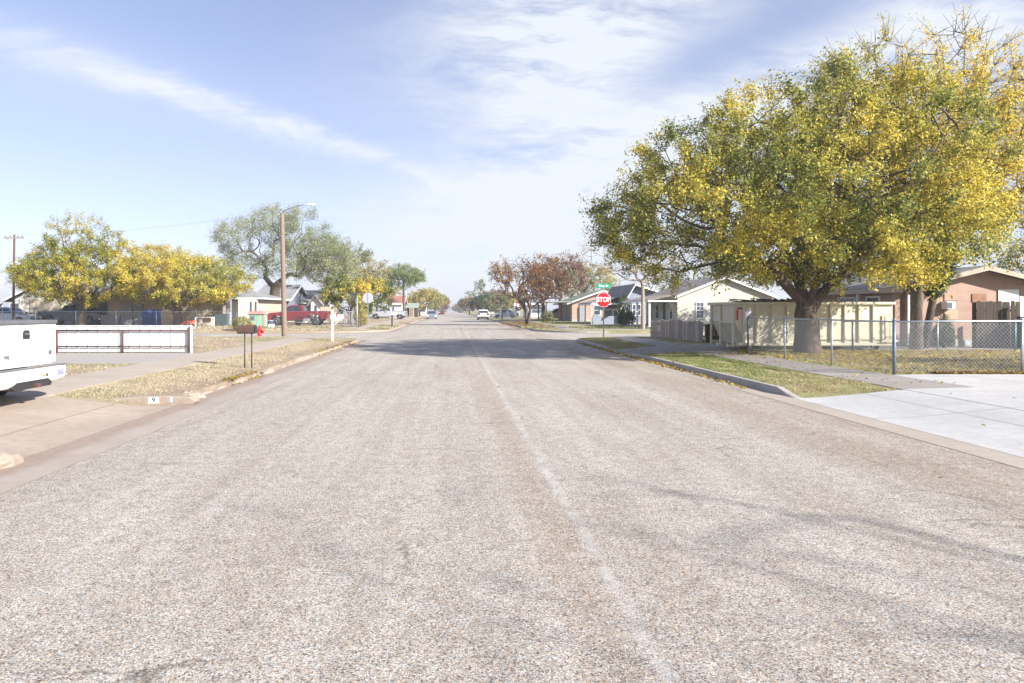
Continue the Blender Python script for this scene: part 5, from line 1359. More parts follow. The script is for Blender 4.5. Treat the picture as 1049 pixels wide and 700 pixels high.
# ------------------------------------------------------------------ fences
def chainlink(name, label, pts, h, group=None, pitch=0.085, wr=0.0022, post='galv', post_px=None, rail='galv', corner_r=0.034, step=2.1, mesh=True, posts_at=None, thin=1.0):
    """pts: world xy polyline"""
    x0, y0 = pts[0]; z0 = ground_h(*pts[0])
    t = thing(name, label, 'fence', (x0, y0, z0), 0, group)
    for (a, b) in zip(pts[:-1], pts[1:]):
        dx, dy = b[0]-a[0], b[1]-a[1]; Ls = sqrt(dx*dx+dy*dy); ux, uy = dx/Ls, dy/Ls
        def q(s, zz): return (a[0]-x0+ux*s, a[1]-y0+uy*s, ground_h(a[0]+ux*s, a[1]+uy*s)-z0+zz)
        n = max(1, round(Ls/step))
        pos = [Ls*i/n for i in range(n+1)] if posts_at is None else posts_at
        for i, s in enumerate(pos):
            if i == 0 and a is not pts[0]: continue
            end = i in (0, len(pos)-1)
            rr = (corner_r if end else 0.024)*thin
            p = MB(); p.tube([q(s, -0.1), q(s, h+0.03)], rr, 10); p.lathe([(rr*1.15, h+0.03), (rr*1.1, h+0.05), (rr*0.4, h+0.075)], (q(s, 0)[0], q(s, 0)[1], q(s, 0)[2]), 10)
            p.build('post', post if not end else 'galv_dark', t)
        r = MB(); k = max(2, int(Ls/1.5)); r.tube([q(Ls*i/k, h) for i in range(k+1)], 0.021*thin, 8); r.build('top_rail', rail, t)
        if mesh:
            m = MB(); hh = h-0.04; d = pitch
            off = 0.03
            def wire(s0, z0_, s1, z1_):
                # clip to the panel
                if s0 > s1: s0, z0_, s1, z1_ = s1, z1_, s0, z0_
                if s0 < 0: z0_ += (z1_-z0_)*(0-s0)/(s1-s0); s0 = 0
                if s1 > Ls: z1_ = z0_+(z1_-z0_)*(Ls-s0)/(s1-s0); s1 = Ls
                if s1-s0 < 0.01: return
                m.tube([q(s0, z0_), q(s1, z1_)], wr, 3, 0, False)
            s = -hh
            while s < Ls:
                wire(s, 0.04, s+hh-0.04, hh); wire(s, hh, s+hh-0.04, 0.04); s += d
            m.build('chain_link', 'galv', t, recalc=False)
    return t
chainlink('chain_link_fence', 'chain link fence turning the corner from the sidewalk to the pale right driveway', [(9.72, 22.4), (9.72, 15.0), (24.0, 15.25)], 1.16, step=2.6, wr=0.003)
chainlink('chain_link_fence', 'chain link fence crossing the yard in front of the salmon house', [(13.1, 22.9), (18.9, 22.9)], 1.02, posts_at=[0.35, 3.2, 5.8])
chainlink('chain_link_fence', 'chain link fence along the far side of the cross street on the left', [(-44, 52.0), (-7.2, 52.0)], 1.25, step=3.0, thin=0.6, post='galv_dark', rail='galv_dark', pitch=0.16, wr=0.0014)
chainlink('chain_link_fence', 'chain link fence along the far left sidewalk beside the metal stop sign back', [(-8.4, 52.6), (-8.4, 68)], 1.25, step=3.0, thin=0.8, pitch=0.16, wr=0.0016)
chainlink('chain_link_fence', 'chain link fence in front of the far houses behind the brown street trees', [(WX(506,118), 118), (WX(553,102), 102)], 1.2, step=3.0, pitch=0.2, wr=0.004)
# lone steel post by the left corner
t = thing('steel_post', 'plain pale green steel post standing by the left street corner', 'post', (WX(365.8, 51.2), 51.2, ground_h(-7.1, 51.2)))
MB().tube([(0,0,-0.2),(0,0,2.35)], 0.045, 10).build('post_shaft', 'galv', t); MB().lathe([(0.05,2.35),(0.05,2.40),(0.02,2.42)], (0,0,0), 10).build('cap', 'galv', t)
MB().box(-0.09,-0.046,-0.03,0.03,1.9,2.3).build('bracket','galv',t)

def pickets(name, label, p0, p1, h, w, mats, seed, gap=0.012, group=None, rails=True, wob=0.03):
    rng = random.Random(seed)
    z0 = ground_h(*p0); t = thing(name, label, 'fence', (p0[0], p0[1], z0), 0, group)
    dx, dy = p1[0]-p0[0], p1[1]-p0[1]; Ls = sqrt(dx*dx+dy*dy); a = atan2(dy, dx); n = int(Ls/(w+gap))
    for i in range(n):
        s = i*(w+gap); hh = h + wob*math.sin(i*0.35+seed) + rng.uniform(-0.02, 0.02)
        b = MB(); b.prism([(0, -0.02), (w, -0.02), (w, hh-0.03), (w*0.75, hh), (w*0.25, hh), (0, hh-0.03)], -0.009, 0.009, 'y')
        lean = rng.uniform(-0.02, 0.02); off = rng.uniform(-0.008, 0.008)
        b.v = [(vx*cos(a)-(vy+off)*sin(a)+s*cos(a)+lean*vz*cos(a), vx*sin(a)+(vy+off)*cos(a)+s*sin(a)+lean*vz*sin(a), vz+ground_h(p0[0]+dx*s/Ls, p0[1]+dy*s/Ls)-z0) for vx, vy, vz in b.v]
        b.build('picket', mats[0] if rng.random() > 0.13 else mats[1], t)
    for zz in (h*0.25, h*0.78):
        r = MB(); r.box(0, Ls, 0.012, 0.05, zz, zz+0.08)
        r.v = [(vx*cos(a)-vy*sin(a), vx*sin(a)+vy*cos(a), vz+(ground_h(p0[0]+cos(a)*vx, p0[1]+sin(a)*vx)-z0)) for vx, vy, vz in r.v]
        r.build('rail', mats[0], t)
    k = max(1, round(Ls/2.4))
    for i in range(k+1):
        s = Ls*i/k; b = MB(); b.box(-0.045, 0.045, 0.052, 0.142, -0.1, h-0.05)
        b.v = [(vx*cos(a)-vy*sin(a)+s*cos(a), vx*sin(a)+vy*cos(a)+s*sin(a), vz) for vx, vy, vz in b.v]; b.build('post', mats[0], t)
    return t
pickets('picket_fence', 'weathered grey low board fence along the sidewalk by the stop sign corner', (10.95, 37.6), (10.85, 29.4), 0.90, 0.135, ('old_wood', 'pale_old_wood'), 3)
pickets('picket_fence', 'short weathered return of the low board fence beside the dumpster', (10.98, 29.3), (11.75, 29.3), 0.84, 0.135, ('dark_wood', 'old_wood'), 4)
pickets('board_fence', 'dark brown board enclosure against the salmon house wall', (WX(1000, 24.9), 24.9), (WX(1047, 24.9), 24.9), 1.72, 0.145, ('dark_wood', 'brown_fence'), 6, wob=0.0)
pickets('board_fence', 'brown board fence in front of the dark roofed house on the left', (WX(14, 63), 63), (WX(43, 63), 63), 1.15, 0.145, ('brown_fence', 'old_wood'), 7, wob=0.0)
pickets('board_fence', 'tan board fence right of the small white gable behind the red pickup', (WX(328, 78), 78), (WX(346, 78), 78), 1.75, 0.145, ('pale_old_wood', 'brown_fence'), 8, wob=0.0)
t = thing('gate_post', 'tall white post at the right end of the dark board enclosure', 'post', (WX(1045.5, 24.6), 24.6, 0.21))
MB().box(-0.07,0.07,-0.07,0.07,-0.1,1.62).build('post_shaft','trim_white',t,0.01); MB().box(-0.085,0.085,-0.085,0.085,1.10,1.16).build('hinge','black_iron',t); MB().box(-0.09,0.09,-0.09,0.09,1.62,1.66).build('cap','trim_white',t)

# white sheet metal fence on rusty pipe frame
t = thing('metal_fence', 'low white sheet metal fence with rusty pipe frame on the left lawn', 'fence', (-12.75, 22.0, ground_h(-12.75, 22)))
LL = 4.35; n = 40
P0 = []; P1 = []
row = []
per = 0.335
xs = []
x = 0.0
prof = [(0,0),(0.015,0.026),(0.032,0.026),(0.05,0)]
while x < LL-0.02:
    for dx_, dy_ in prof: xs.append((x+dx_, dy_))
    x += per
xs = [p_ for p_ in xs if p_[0] <= LL]+[(LL, 0)]
mb = MB(); mb.grid([[(a, -b, 0.03) for a, b in xs], [(a, -b, 0.86) for a, b in xs]], sm=False)
mb.grid([[(a, -b+0.006, 0.03) for a, b in xs], [(a, -b+0.006, 0.86) for a, b in xs]], sm=False)
mb.box(0, LL, -0.035, 0.012, 0.86, 0.885); mb.box(LL, LL+0.03, -0.10, 0.012, 0.0, 0.885)
mb.build('panel', 'white_metal', t, recalc=False)
for zz, rr in ((0.725, 0.026), (0.215, 0.022)): MB().bar((0.02, -0.075, zz), (LL-0.02, -0.075, zz), rr, 8).build('rail', 'rust', t)
for xx in (0.06, 2.17, LL-0.06): MB().tube([(xx,-0.078,-0.1),(xx,-0.078,0.74 if xx < LL-0.1 else 0.80)], 0.032, 8).build('post', 'rust', t)

# ------------------------------------------------------------------ street furniture
# stop sign with street name
sx, sy = WX(618.2, 35.7), 35.7
t = thing('stop_sign', 'red stop sign under a green street name sign at the right corner', 'sign', (sx, sy, ground_h(sx, sy)))
MB().box(-0.028, 0.028, -0.012, 0.016, -0.2, 2.42).build('post', 'sign_post', t)
def octagon(r): return [(r*cos(pi/8+k*pi/4), r*sin(pi/8+k*pi/4)) for k in range(8)]
zc = 2.00; ap = 0.378/cos(pi/8)
pl = MB(); pl.prism([(a, b+zc) for a, b in octagon(ap)], -0.024, -0.019, 'y'); plate = pl.build('sign_plate', 'sign_white', t)
pr = MB(); pr.prism([(a, b+zc) for a, b in octagon(ap*0.945)], -0.027, -0.0245, 'y'); pr.build('red_face', 'sign_red', plate)
text_part('lettering', 'STOP', 0.335, 'sign_white', plate, (0, -0.029, zc), (pi/2,0,0), 0.012, (0.86,1.05,1), 0.001)
MB().box(-0.03,0.03,-0.012,0.012,2.40,2.66).build('bracket','galv',t)
b1 = MB().box(-0.37,0.37,-0.006,0.006,2.62,2.84).build('street_name_blade','sign_green',t,0.01)
text_part('lettering', 'Elm St', 0.17, 'sign_white', b1, (0, -0.0085, 2.725), (pi/2,0,0), 0.004, (1,1,1), 0.001) if False else text_part('lettering', 'Elma St', 0.165, 'sign_white', b1, (0, -0.0085, 2.727), (pi/2,0,0), 0.004, (1,1,1), 0.001)
# back of the opposite stop sign
sx, sy = WX(377, 49.4), 49.4
t = thing('stop_sign', 'stop sign seen from its bare metal back at the left corner', 'sign', (sx, sy, ground_h(sx, sy)))
MB().box(-0.025,0.025,-0.012,0.012,-0.2,2.72).build('post','galv',t)
MB().prism([(a, b+2.37) for a, b in octagon(ap)], 0.014, 0.019, 'y').build('sign_plate','sign_back',t)
pr = MB(); pr.prism([(a, b+2.37) for a, b in octagon(ap*0.945)], 0.0195, 0.022, 'y'); pr.build('red_face','sign_red',t)

# utility pole with street lamp
px_, py_ = WX(292.6, 38.2), 37.9
t = thing('utility_pole', 'brown wooden utility pole with a white street lamp arm', 'pole', (px_, py_, 0.1))
MB().tube([(0,0,-0.3),(0.0,0,0.3),(-0.06,0,3.5),(-0.13,0,7.1)], [0.155,0.15,0.128,0.105], 14).build('pole_shaft','pole_wood',t)
MB().tube([(-0.13,-0.08,6.95),(0.35,-0.25,7.12),(1.0,-0.5,7.24),(1.45,-0.62,7.27)], 0.028, 8).build('lamp_arm','galv',t)
lh = MB(); lh.prism([(1.38,7.25),(1.44,7.29),(1.58,7.315),(1.85,7.30),(1.92,7.27),(1.82,7.235),(1.5,7.225)], -0.70, -0.56, 'y'); lamp = lh.build('lamp_head','lamp_white',t,0.03)
MB().lathe([(0.07,7.232),(0.06,7.20),(0.03,7.185)], (1.70,-0.63,0), 12).build('lens','clear_lens',lamp)
MB().box(-0.22,-0.06,-0.13,-0.08,6.85,7.02).build('bracket','galv',t)
lx, ly = WX(13.5, 57.5), 57.5
t = thing('utility_pole', 'thin reddish utility pole with a crossarm at the left edge', 'pole', (lx, ly, 0.2))
MB().tube([(0,0,-0.3),(0.05,0,4),(0.1,0,7.75)], [0.11,0.09,0.075], 10).build('pole_shaft','rust',t)
MB().box(-0.75,0.95,-0.10,-0.01,7.42,7.54).build('crossarm','old_wood',t)
for xx in (-0.6,-0.2,0.45,0.8): MB().lathe([(0.03,7.54),(0.045,7.58),(0.03,7.66),(0.01,7.68)], (xx,-0.055,0), 8).build('insulator','grey_plastic',t)
MB().bar((-0.5,-0.06,7.42),(0.08,-0.06,6.9),0.02,6).build('brace','galv',t)
w = []
a = Vector((lx+0.8, ly-0.05, 7.95)); b = Vector((px_-0.13, py_, 7.1))
for i in range(21):
    u = i/20; p_ = a.lerp(b, u); w.append((p_.x, p_.y, p_.z-0.35*4*u*(1-u)))
tag(MB().tube(w, 0.004, 4).build('power_line','wire'), 'thin power line sagging between the two utility poles on the left', 'wire')

# mailboxes
mx, my = WX(252.5, 17.6), 17.6
gz_ = ground_h(mx, my)
t = thing('mailbox', 'rusty brown pipe shaped mailbox on two thin black legs', 'mailbox', (mx, my, gz_))
zc = WZ(337.3, 17.6)-gz_
bx = MB(); prof = [(-0.085, -0.095),(0.085,-0.095),(0.085,0.02)]+[(0.085*cos(a), 0.02+0.085*sin(a)) for a in [pi*k/10 for k in range(1,10)]]+[(-0.085,0.02)]
bx.prism([(y_, z_+zc) for y_, z_ in prof], -0.235, 0.21, 'x'); box = bx.build('box','rust',t,0.008)
dr = MB(); dr.prism([(y_*1.04, z_*1.04+zc) for y_, z_ in prof], 0.212, 0.25, 'x'); dr.build('door','black_iron',box,0.006)
MB().box(-0.22,0.20,-0.07,0.07,zc-0.118,zc-0.098).build('tray','black_iron',t)
for xx in (-0.045, 0.155-0.02): MB().tube([(xx,0,-0.15),(xx,0,zc-0.118)], 0.016, 8).build('leg','black_iron',t)
def post_mailbox(label, px, Y, zc, length, box_m, post_m, post_w, top=None, arm=True):
    x = WX(px, Y); g_ = ground_h(x, Y)
    t = thing('mailbox', label, 'mailbox', (x, Y, g_))
    prof = [(-0.08,-0.09),(0.08,-0.09),(0.08,0.02)]+[(0.08*cos(a), 0.02+0.08*sin(a)) for a in [pi*k/8 for k in range(1,8)]]+[(-0.08,0.02)]
    b_ = MB(); b_.prism([(y_, z_+zc) for y_, z_ in prof], -length*0.15, length*0.85, 'x'); bo = b_.build('box', box_m, t, 0.006)
    MB().box(length*0.35, length*0.42, -0.095, -0.082, zc-0.02, zc+0.12).build('flag', 'sign_red', bo)
    MB().box(length*0.85+0.001, length*0.85+0.02, -0.075, 0.075, zc-0.085, zc+0.08).build('door', box_m, bo, 0.004)
    MB().box(-post_w, post_w, -post_w, post_w, -0.2, top if top else zc-0.12).build('post', post_m, t, 0.008)
    if arm:
        MB().box(post_w+0.001 if top else -0.1, length*0.75, -0.05, 0.05, zc-0.17, zc-0.092).build('arm', post_m, t)
        MB().bar((post_w,0,zc-0.45),(length*0.5,0,zc-0.17),0.03,6).build('brace', post_m, t)
    return t
post_mailbox('white mailbox on a tall white wooden post at the left corner', 340.5, 32.4, 1.16, 0.60, 'white_wood', 'white_wood', 0.055, 1.5)
post_mailbox('white mailbox on a thick black post across the left cross street', 401.6, 59, 1.20, 0.5, 'sign_white', 'black_iron', 0.06, None, False)
post_mailbox('dark mailbox on a post at the far right kerb', 514.4, 94, 1.20, 0.5, 'grey_plastic', 'black_iron', 0.06, None, False)

# fire hydrant
hx, hy = WX(266, 40.2), 37.2
t = thing('fire_hydrant', 'red fire hydrant on the left lawn behind the rusty mailbox', 'hydrant', (WX(266, 37.2), 37.2, ground_h(WX(266,37.2), 37.2)))
MB().lathe([(0.15,0),(0.15,0.04),(0.105,0.05),(0.10,0.36),(0.14,0.37),(0.14,0.41),(0.11,0.42),(0.10,0.50),(0.05,0.57),(0.03,0.58),(0.03,0.66)], (0,0,0), 18).build('barrel','red_enamel',t)
for s in (-1, 1):
    MB().lathe([(0.065, s*0.08),(0.065,s*0.18),(0.075,s*0.18),(0.075,s*0.22),(0.02,s*0.24)], (0,0,0.28), 12, 0, 'x').build('nozzle','red_enamel',t)
MB().lathe([(0.08,-0.08),(0.08,-0.19),(0.09,-0.19),(0.09,-0.23),(0.02,-0.25)], (0,0,0.25), 12, 0, 'y').build('nozzle','red_enamel',t)

# house number painted on the broken kerb end
kx, ky = -4.97, 11.62
t = thing('painted_kerb_block', 'broken kerb block with white painted patch and black number 9', 'kerb block', (kx, ky, 0.0))
rk = random.Random(2)
MB().prism([(-0.9,0.0),(0.55,0.0),(0.62,0.06),(0.5,0.135),(0.1,0.15),(-0.4,0.14),(-0.85,0.10)], 0.0, 0.2, 'y').build('block','kerb_left',t,0.02)
pt = MB().box(-0.20,-0.02,-0.004,-0.0005,0.03,0.125).build('white_patch','sign_white',t); MB().box(0.17,0.21,-0.004,-0.0005,0.05,0.13).build('white_patch','sign_white',t)
text_part('lettering','9',0.11,'black_iron',pt,(-0.11,-0.0055,0.078),(pi/2,0,0),0.003,(1.1,1,1),0.0008)
# crumbled kerb lumps along the left
def rock(label, x, y, sx_, sy_, sz_, seed, m='kerb_left'):
    rk = random.Random(seed); b = MB(); n = 9; rows = []
    for i in range(5):
        th = pi*0.5*i/4; rows.append([(sx_*cos(2*pi*k/n)*cos(th)*(1+rk.uniform(-.15,.15)), sy_*sin(2*pi*k/n)*cos(th)*(1+rk.uniform(-.15,.15)), sz_*sin(th)*(1+rk.uniform(-.15,.15))-0.02) for k in range(n)])
    rows = [r_+[r_[0]] for r_ in rows]
    b.grid(rows, sm=False); o_ = b.build('kerb_rubble', m); o_.location = (x, y, 0.02); tag(o_, label, 'rubble', 'broken kerb pieces on the left'); return o_
for i, (x, y, a_, b_, c_, lb) in enumerate(((-4.82,12.55,.28,.16,.13,'rounded kerb lump just right of the painted number block'), (-4.78,15.3,.2,.35,.12,'broken kerb chunk at the dirt gap on the left verge'),
      (-4.75,17.6,.14,.5,.12,'long kerb fragment beside the rusty mailbox'), (-4.72,7.05,.22,.3,.14,'pale kerb stub at the near side of the tan driveway'), (-5.75,11.75,.5,.14,.10,'flat kerb fragment between the painted block and the white pickup'))):
    rock(lb, x, y, a_, b_, c_, i)

# ------------------------------------------------------------------ clutter in front of the tan house
YH = 58.6
def at(px, Y=YH, dz=0.0): x = WX(px, Y); return (x, Y, ground_h(x, Y)+dz)
t = thing('tarp_cover', 'dark blue tarp hung in front of the tan house carport', 'tarp', at(145.5))
rows = []
for i in range(13):
    u = i/12; rows.append([(u*1.62, 0.05*math.sin(u*14)+0.03*math.sin(u*31+j), 1.38*j/6-0.02*math.sin(u*9)*(j/6)) for j in range(7)])
b = MB(); b.grid(rows); b.grid([[(x,y+0.012,z_) for x,y,z_ in r_] for r_ in rows]); b.build('sheet','blue_tarp',t,recalc=False)
for xx in (0.0, 1.62): MB().tube([(xx,0.05,-0.1),(xx,0.05,1.45)],0.025,6).build('pole','galv',t)
t = thing('leaning_panel', 'beige curved panel standing right of the dark blue tarp', 'panel', at(165, 58.0))
MB().prism([(0.05,0),(1.40,0),(1.48,0.35),(1.46,0.95),(0.82,1.0),(0.80,1.42),(0.02,1.40),(0.0,0.5)], 0, 0.09, 'y').build('sheet','beige_panel',t,0.02); MB().box(0.1,1.3,0.092,0.13,0.1,0.18).build('batten','old_wood',t)
t = thing('toy_wagon', 'faded orange low wagon on the lawn before the tan house', 'wagon', at(184, 57.2))
MB().prism([(0,0.16),(1.2,0.18),(1.35,0.52),(0.95,0.46),(0.6,0.50),(0.3,0.34),(-0.05,0.36)],-0.25,0.25,'y').build('tub','orange_plastic',t,0.03)
for xx in (0.22,1.0):
    for s in (-1,1): MB().lathe([(0.02,0.0),(0.13,0.0),(0.13,0.05*s),(0.02,0.05*s)],(xx,s*0.26,0.13),12,0,'y').build('wheel','grey_plastic',t)
t = thing('garden_table', 'pale wooden table frame with odds and ends in front of the tan house', 'table', at(201, 57.6))
MB().box(0,1.45,-0.3,0.3,0.72,0.78).build('tabletop','white_wood',t); MB().box(0.05,1.4,-0.25,0.25,0.25,0.29).build('shelf','pale_old_wood',t)
for xx in (0.04,1.41):
    for yy in (-0.26,0.26): MB().box(xx-0.04,xx+0.04,yy-0.04,yy+0.04,0,0.719).build('leg','white_wood',t)
t = thing('paint_bucket', 'white bucket lying on the shelf of the pale table frame', 'bucket', (at(206,57.6)[0], 57.55, at(206,57.6)[2]+0.291))
MB().lathe([(0.11,0),(0.14,0.28),(0.15,0.28),(0.15,0.30)],(0,0,0),14).build('pail','sign_white',t); MB().tube([(-0.15,0,0.27),(-0.1,0,0.33),(0.1,0,0.33),(0.15,0,0.27)],0.008,5).build('handle','galv',t)
def bin_(label, px, Y, m='bin_plastic', group=None, s=1.0):
    t = thing('wheelie_bin', label, 'trash bin', at(px, Y), 0, group)
    b = MB(); n=[(-0.24,-0.25),(0.24,-0.25),(0.24,0.25),(-0.24,0.25)]; k=[(-0.29,-0.31),(0.29,-0.31),(0.29,0.33),(-0.29,0.33)]
    b.grid([[(x*s,y*s,0.06*s) for x,y in n+[n[0]]],[(x*s,y*s,0.95*s) for x,y in k+[k[0]]]],sm=False); b.poly([(x*s,y*s,0.06*s) for x,y in n]); b.poly([(x*s,y*s,0.95*s) for x,y in k]); b.build('tub',m,t,0.01)
    MB().prism([(-0.34*s,0.952*s),(0.36*s,0.952*s),(0.36*s,1.0*s),(0.0,1.05*s),(-0.3*s,1.01*s)],-0.31*s,0.31*s,'x').build('lid',m,t,0.01)
    for sd in (-1,1): MB().lathe([(0.02,0),(0.1*s,0),(0.1*s,0.05),(0.02,0.05)],(sd*0.2*s-0.025,0.3*s,0.1*s),12,0,'x').build('wheel','rubber',t)
    MB().bar((-0.22*s,0.36*s,0.93*s),(0.22*s,0.36*s,0.93*s),0.015,6).build('handle',m,t)
    return t
bin_('dark bin standing left of its twin by the tan house porch', 223.5, 58.4, group=None)
bin_('dark bin standing right of its twin by the tan house porch', 230.3, 58.5, group=None)
bin_('green bin half cut by the right frame edge beside the white gate post', 1053, 24.4, 'green_bin')
t = thing('playhouse', 'small faded pink and mint green playhouse right of the tan house', 'playhouse', at(254.5, 56.5))
MB().box(0,1.32,0,0.9,0.0,1.02).build('wall','mint_paint',t); MB().prism([(-0.1,1.022),(1.42,1.022),(1.36,1.12),(0.9,1.30),(0.2,1.28),(-0.06,1.12)],-0.12,1.0,'y').build('roof','pink_paint',t,0.02)
MB().box(1.20,1.36,-0.03,-0.002,0,1.02).build('corner_post','pink_paint',t); MB().box(0.0,0.5,-0.02,-0.003,0.10,0.40).build('lower_panel','patch_tan',t)
MB().box(0.15,0.50,-0.025,-0.003,0.52,0.86).build('window','grey_plastic',t); MB().box(0.66,1.10,-0.022,-0.003,0.05,0.92).build('door','mint_paint',t)
t = thing('water_cooler', 'white and orange barrel on the pink roof of the playhouse', 'barrel', (at(269.3,56.5)[0]-0.18, 56.9, at(269,56.5)[2]+1.20))
MB().lathe([(0.13,0),(0.15,0.03),(0.15,0.34),(0.13,0.36)],(0,0,0),14).build('barrel','sign_white',t); MB().lathe([(0.152,0.0),(0.155,0.1)],(0,0,0),14).build('band','orange_plastic',t)
t = thing('crate', 'small white box on the grass in front of the red pickup', 'box', at(275.5, 54))
MB().box(0,0.40,-0.15,0.15,0,0.22).build('box','sign_white',t,0.01); MB().box(-0.01,0.41,-0.16,0.16,0.221,0.26).build('lid','white_wood',t)
t = thing('tub', 'blue plastic tub by the nose of the red pickup', 'tub', at(275.5, 58.5))
MB().lathe([(0.2,0),(0.27,0.42),(0.29,0.42),(0.29,0.46)],(0.1,0,0),14).build('pail','sticker_blue',t); MB().lathe([(0.292,0.462),(0.25,0.5),(0.05,0.5)],(0.1,0,0),14).build('lid','grey_blue_paint',t)

def motorcycle(label, loc, rz):
    t = thing('motorcycle', label, 'motorcycle', loc, rz); r = 0.31
    for x in (0.35, 1.80):
        w = MB(); 
        for k in range(20):
            a = 2*pi*k/20
        w.lathe([(r*0.80,-0.05),(r*0.97,-0.05),(r,0.0),(r*0.97,0.05),(r*0.80,0.05)],(0,0,0),22,0,'y'); wh = w.build('wheel','rubber',t); wh.location = (x,0,r)
        h = MB(); h.lathe([(0.03,-0.08),(0.05,-0.06),(0.05,0.06),(0.03,0.08)],(0,0,0),10,0,'y')
        for k in range(9):
            a = 2*pi*k/9; h.bar((0,0,0),(cos(a)*r*0.82,0,sin(a)*r*0.82),0.008,4)
        h.build('rim','chrome',wh)
    MB().tube([(1.80,0.0,r),(1.55,0.0,0.85),(1.5,0,1.0)],0.035,8).build('fork','chrome',t)
    MB().tube([(1.45,-0.38,1.02),(1.5,-0.2,1.05),(1.52,0,1.0),(1.5,0.2,1.05),(1.45,0.38,1.02)],0.016,6).build('handlebar','chrome',t)
    MB().lathe([(0.02,-0.06),(0.09,-0.05),(0.10,0.06),(0.06,0.08)],(1.66,0,0.88),12,0,'x').build('headlight','chrome',t)
    MB().prism([(0.95,0.70),(1.45,0.80),(1.48,0.90),(1.3,0.95),(1.0,0.86)],-0.13,0.13,'y').build('fuel_tank','dark_paint',t,0.04)
    MB().prism([(0.25,0.72),(0.95,0.66),(0.98,0.74),(0.6,0.78),(0.3,0.86),(0.22,0.84)],-0.13,0.13,'y').build('seat','black_plastic',t,0.03)
    MB().prism([(0.75,0.28),(1.35,0.28),(1.38,0.6),(1.1,0.68),(0.78,0.6)],-0.15,0.15,'y').build('engine','chrome',t,0.03)
    MB().tube([(1.2,-0.17,0.35),(0.7,-0.19,0.28),(0.1,-0.19,0.32)],0.045,8).build('exhaust','chrome',t)
    MB().prism([(0.02,0.42),(0.05,0.6),(0.2,0.7),(0.4,0.72),(0.62,0.62),(0.65,0.66),(0.4,0.77),(0.15,0.74),(-0.02,0.6)],-0.08,0.08,'y').build('rear_fender','dark_paint',t)
    MB().tube([(0.35,0.0,r),(0.8,0,0.45),(1.2,0,0.32),(1.55,0,0.80)],0.028,6).build('frame','black_iron',t)
    return t
motorcycle('dark chrome motorcycle leaning in front of the red pickup', at(301.5, 59.4), 0.0)
# flag on the far right
t = thing('flag_pole', 'faded red and white striped flag on a pole behind the brown trees', 'flag', (WX(527, 108), 108, ground_h(9.9, 108)))
MB().tube([(0,0,-0.1),(0,0,2.9)],0.025,6).build('pole','galv',t)
for k in range(5):
    zz = 2.0+k*0.12
    rows = [[(0.03+0.75*i/8, 0.06*math.sin(i*1.1), zz-0.03*i), (0.03+0.75*i/8, 0.06*math.sin(i*1.1), zz+0.118-0.03*i)] for i in range(9)]
    MB().grid(rows).build('stripe','flag_cloth' if k % 2 == 0 else 'sign_white',t,recalc=False)
# ------------------------------------------------------------------ sky, sun, camera
SUN_EL = R(28.0)
SUN_V = Vector((0.82*cos(SUN_EL), -0.572*cos(SUN_EL), sin(SUN_EL)))     # towards the sun: right and behind the camera
world = bpy.data.worlds.new('World'); scene.world = world; world.use_nodes = True
nt = world.node_tree
for n in list(nt.nodes): nt.nodes.remove(n)
out = nt.nodes.new('ShaderNodeOutputWorld'); bg = nt.nodes.new('ShaderNodeBackground'); nt.links.new(bg.outputs[0], out.inputs[0])
g = G(nt)
sky = nt.nodes.new('ShaderNodeTexSky'); sky.sky_type = 'NISHITA'; sky.sun_disc = False
sky.sun_elevation = SUN_EL; sky.sun_rotation = atan2(SUN_V.x, SUN_V.y)
sky.air_density = 1.0; sky.dust_density = 1.0; sky.ozone_density = 1.6; sky.altitude = 900
d = g.tc.outputs['Generated']
dx, dy, dz = g.sep(d)
yy = g.math('MAXIMUM', dy, 0.06)
u = g.math('DIVIDE', dx, yy); v = g.math('DIVIDE', dz, yy)
def blob(u0, v0, su, sv, rot):
    """soft elongated patch in direction space"""
    c, s = cos(rot), sin(rot)
    du, dv = g.sub(u, u0), g.sub(v, v0)
    a = g.math('DIVIDE', g.add(g.mul(du, c), g.mul(dv, s)), su); b = g.math('DIVIDE', g.sub(g.mul(dv, c), g.mul(du, s)), sv)
    r2 = g.add(g.mul(a, a), g.mul(b, b))
    return g.math('EXPONENT', g.mul(r2, -1.0))
def U(px): return (px-CX)/F
def V_(py): return (CY-py)/F
# domain for the wisps, stretched along the cloud direction
uv = g.comb(u, v, 0.0)
wr = g.noise(g.mapping(uv, scale=(2.2, 3.0, 1)), 1.6, 4, 0.55, color=True)
vm = nt.nodes.new('ShaderNodeVectorMath'); vm.operation = 'SCALE'; g.setin(vm.inputs[0], wr); vm.inputs[3].default_value = 0.10
va = nt.nodes.new('ShaderNodeVectorMath'); va.operation = 'ADD'; g.setin(va.inputs[0], uv); g.setin(va.inputs[1], vm.outputs[0])
wv = va.outputs[0]
f1 = g.noise(g.mapping(wv, scale=(2.4, 11.0, 1), rot=(0,0,R(-27))), 1.4, 8, 0.6)        # streaks rising to the right
f2 = g.noise(g.mapping(wv, scale=(6, 9, 1), rot=(0,0,R(10))), 2.2, 8, 0.66)
f4 = g.noise(g.mapping(wv, scale=(5, 22, 1), rot=(0,0,R(17))), 2.6, 8, 0.7)
f5 = g.noise(g.mapping(wv, scale=(5, 20, 1), rot=(0,0,R(-24))), 2.4, 9, 0.72)
f3 = g.noise(g.mapping(wv, scale=(3.0, 13.0, 1), rot=(0,0,R(17))), 1.5, 8, 0.62)         # the falling streak
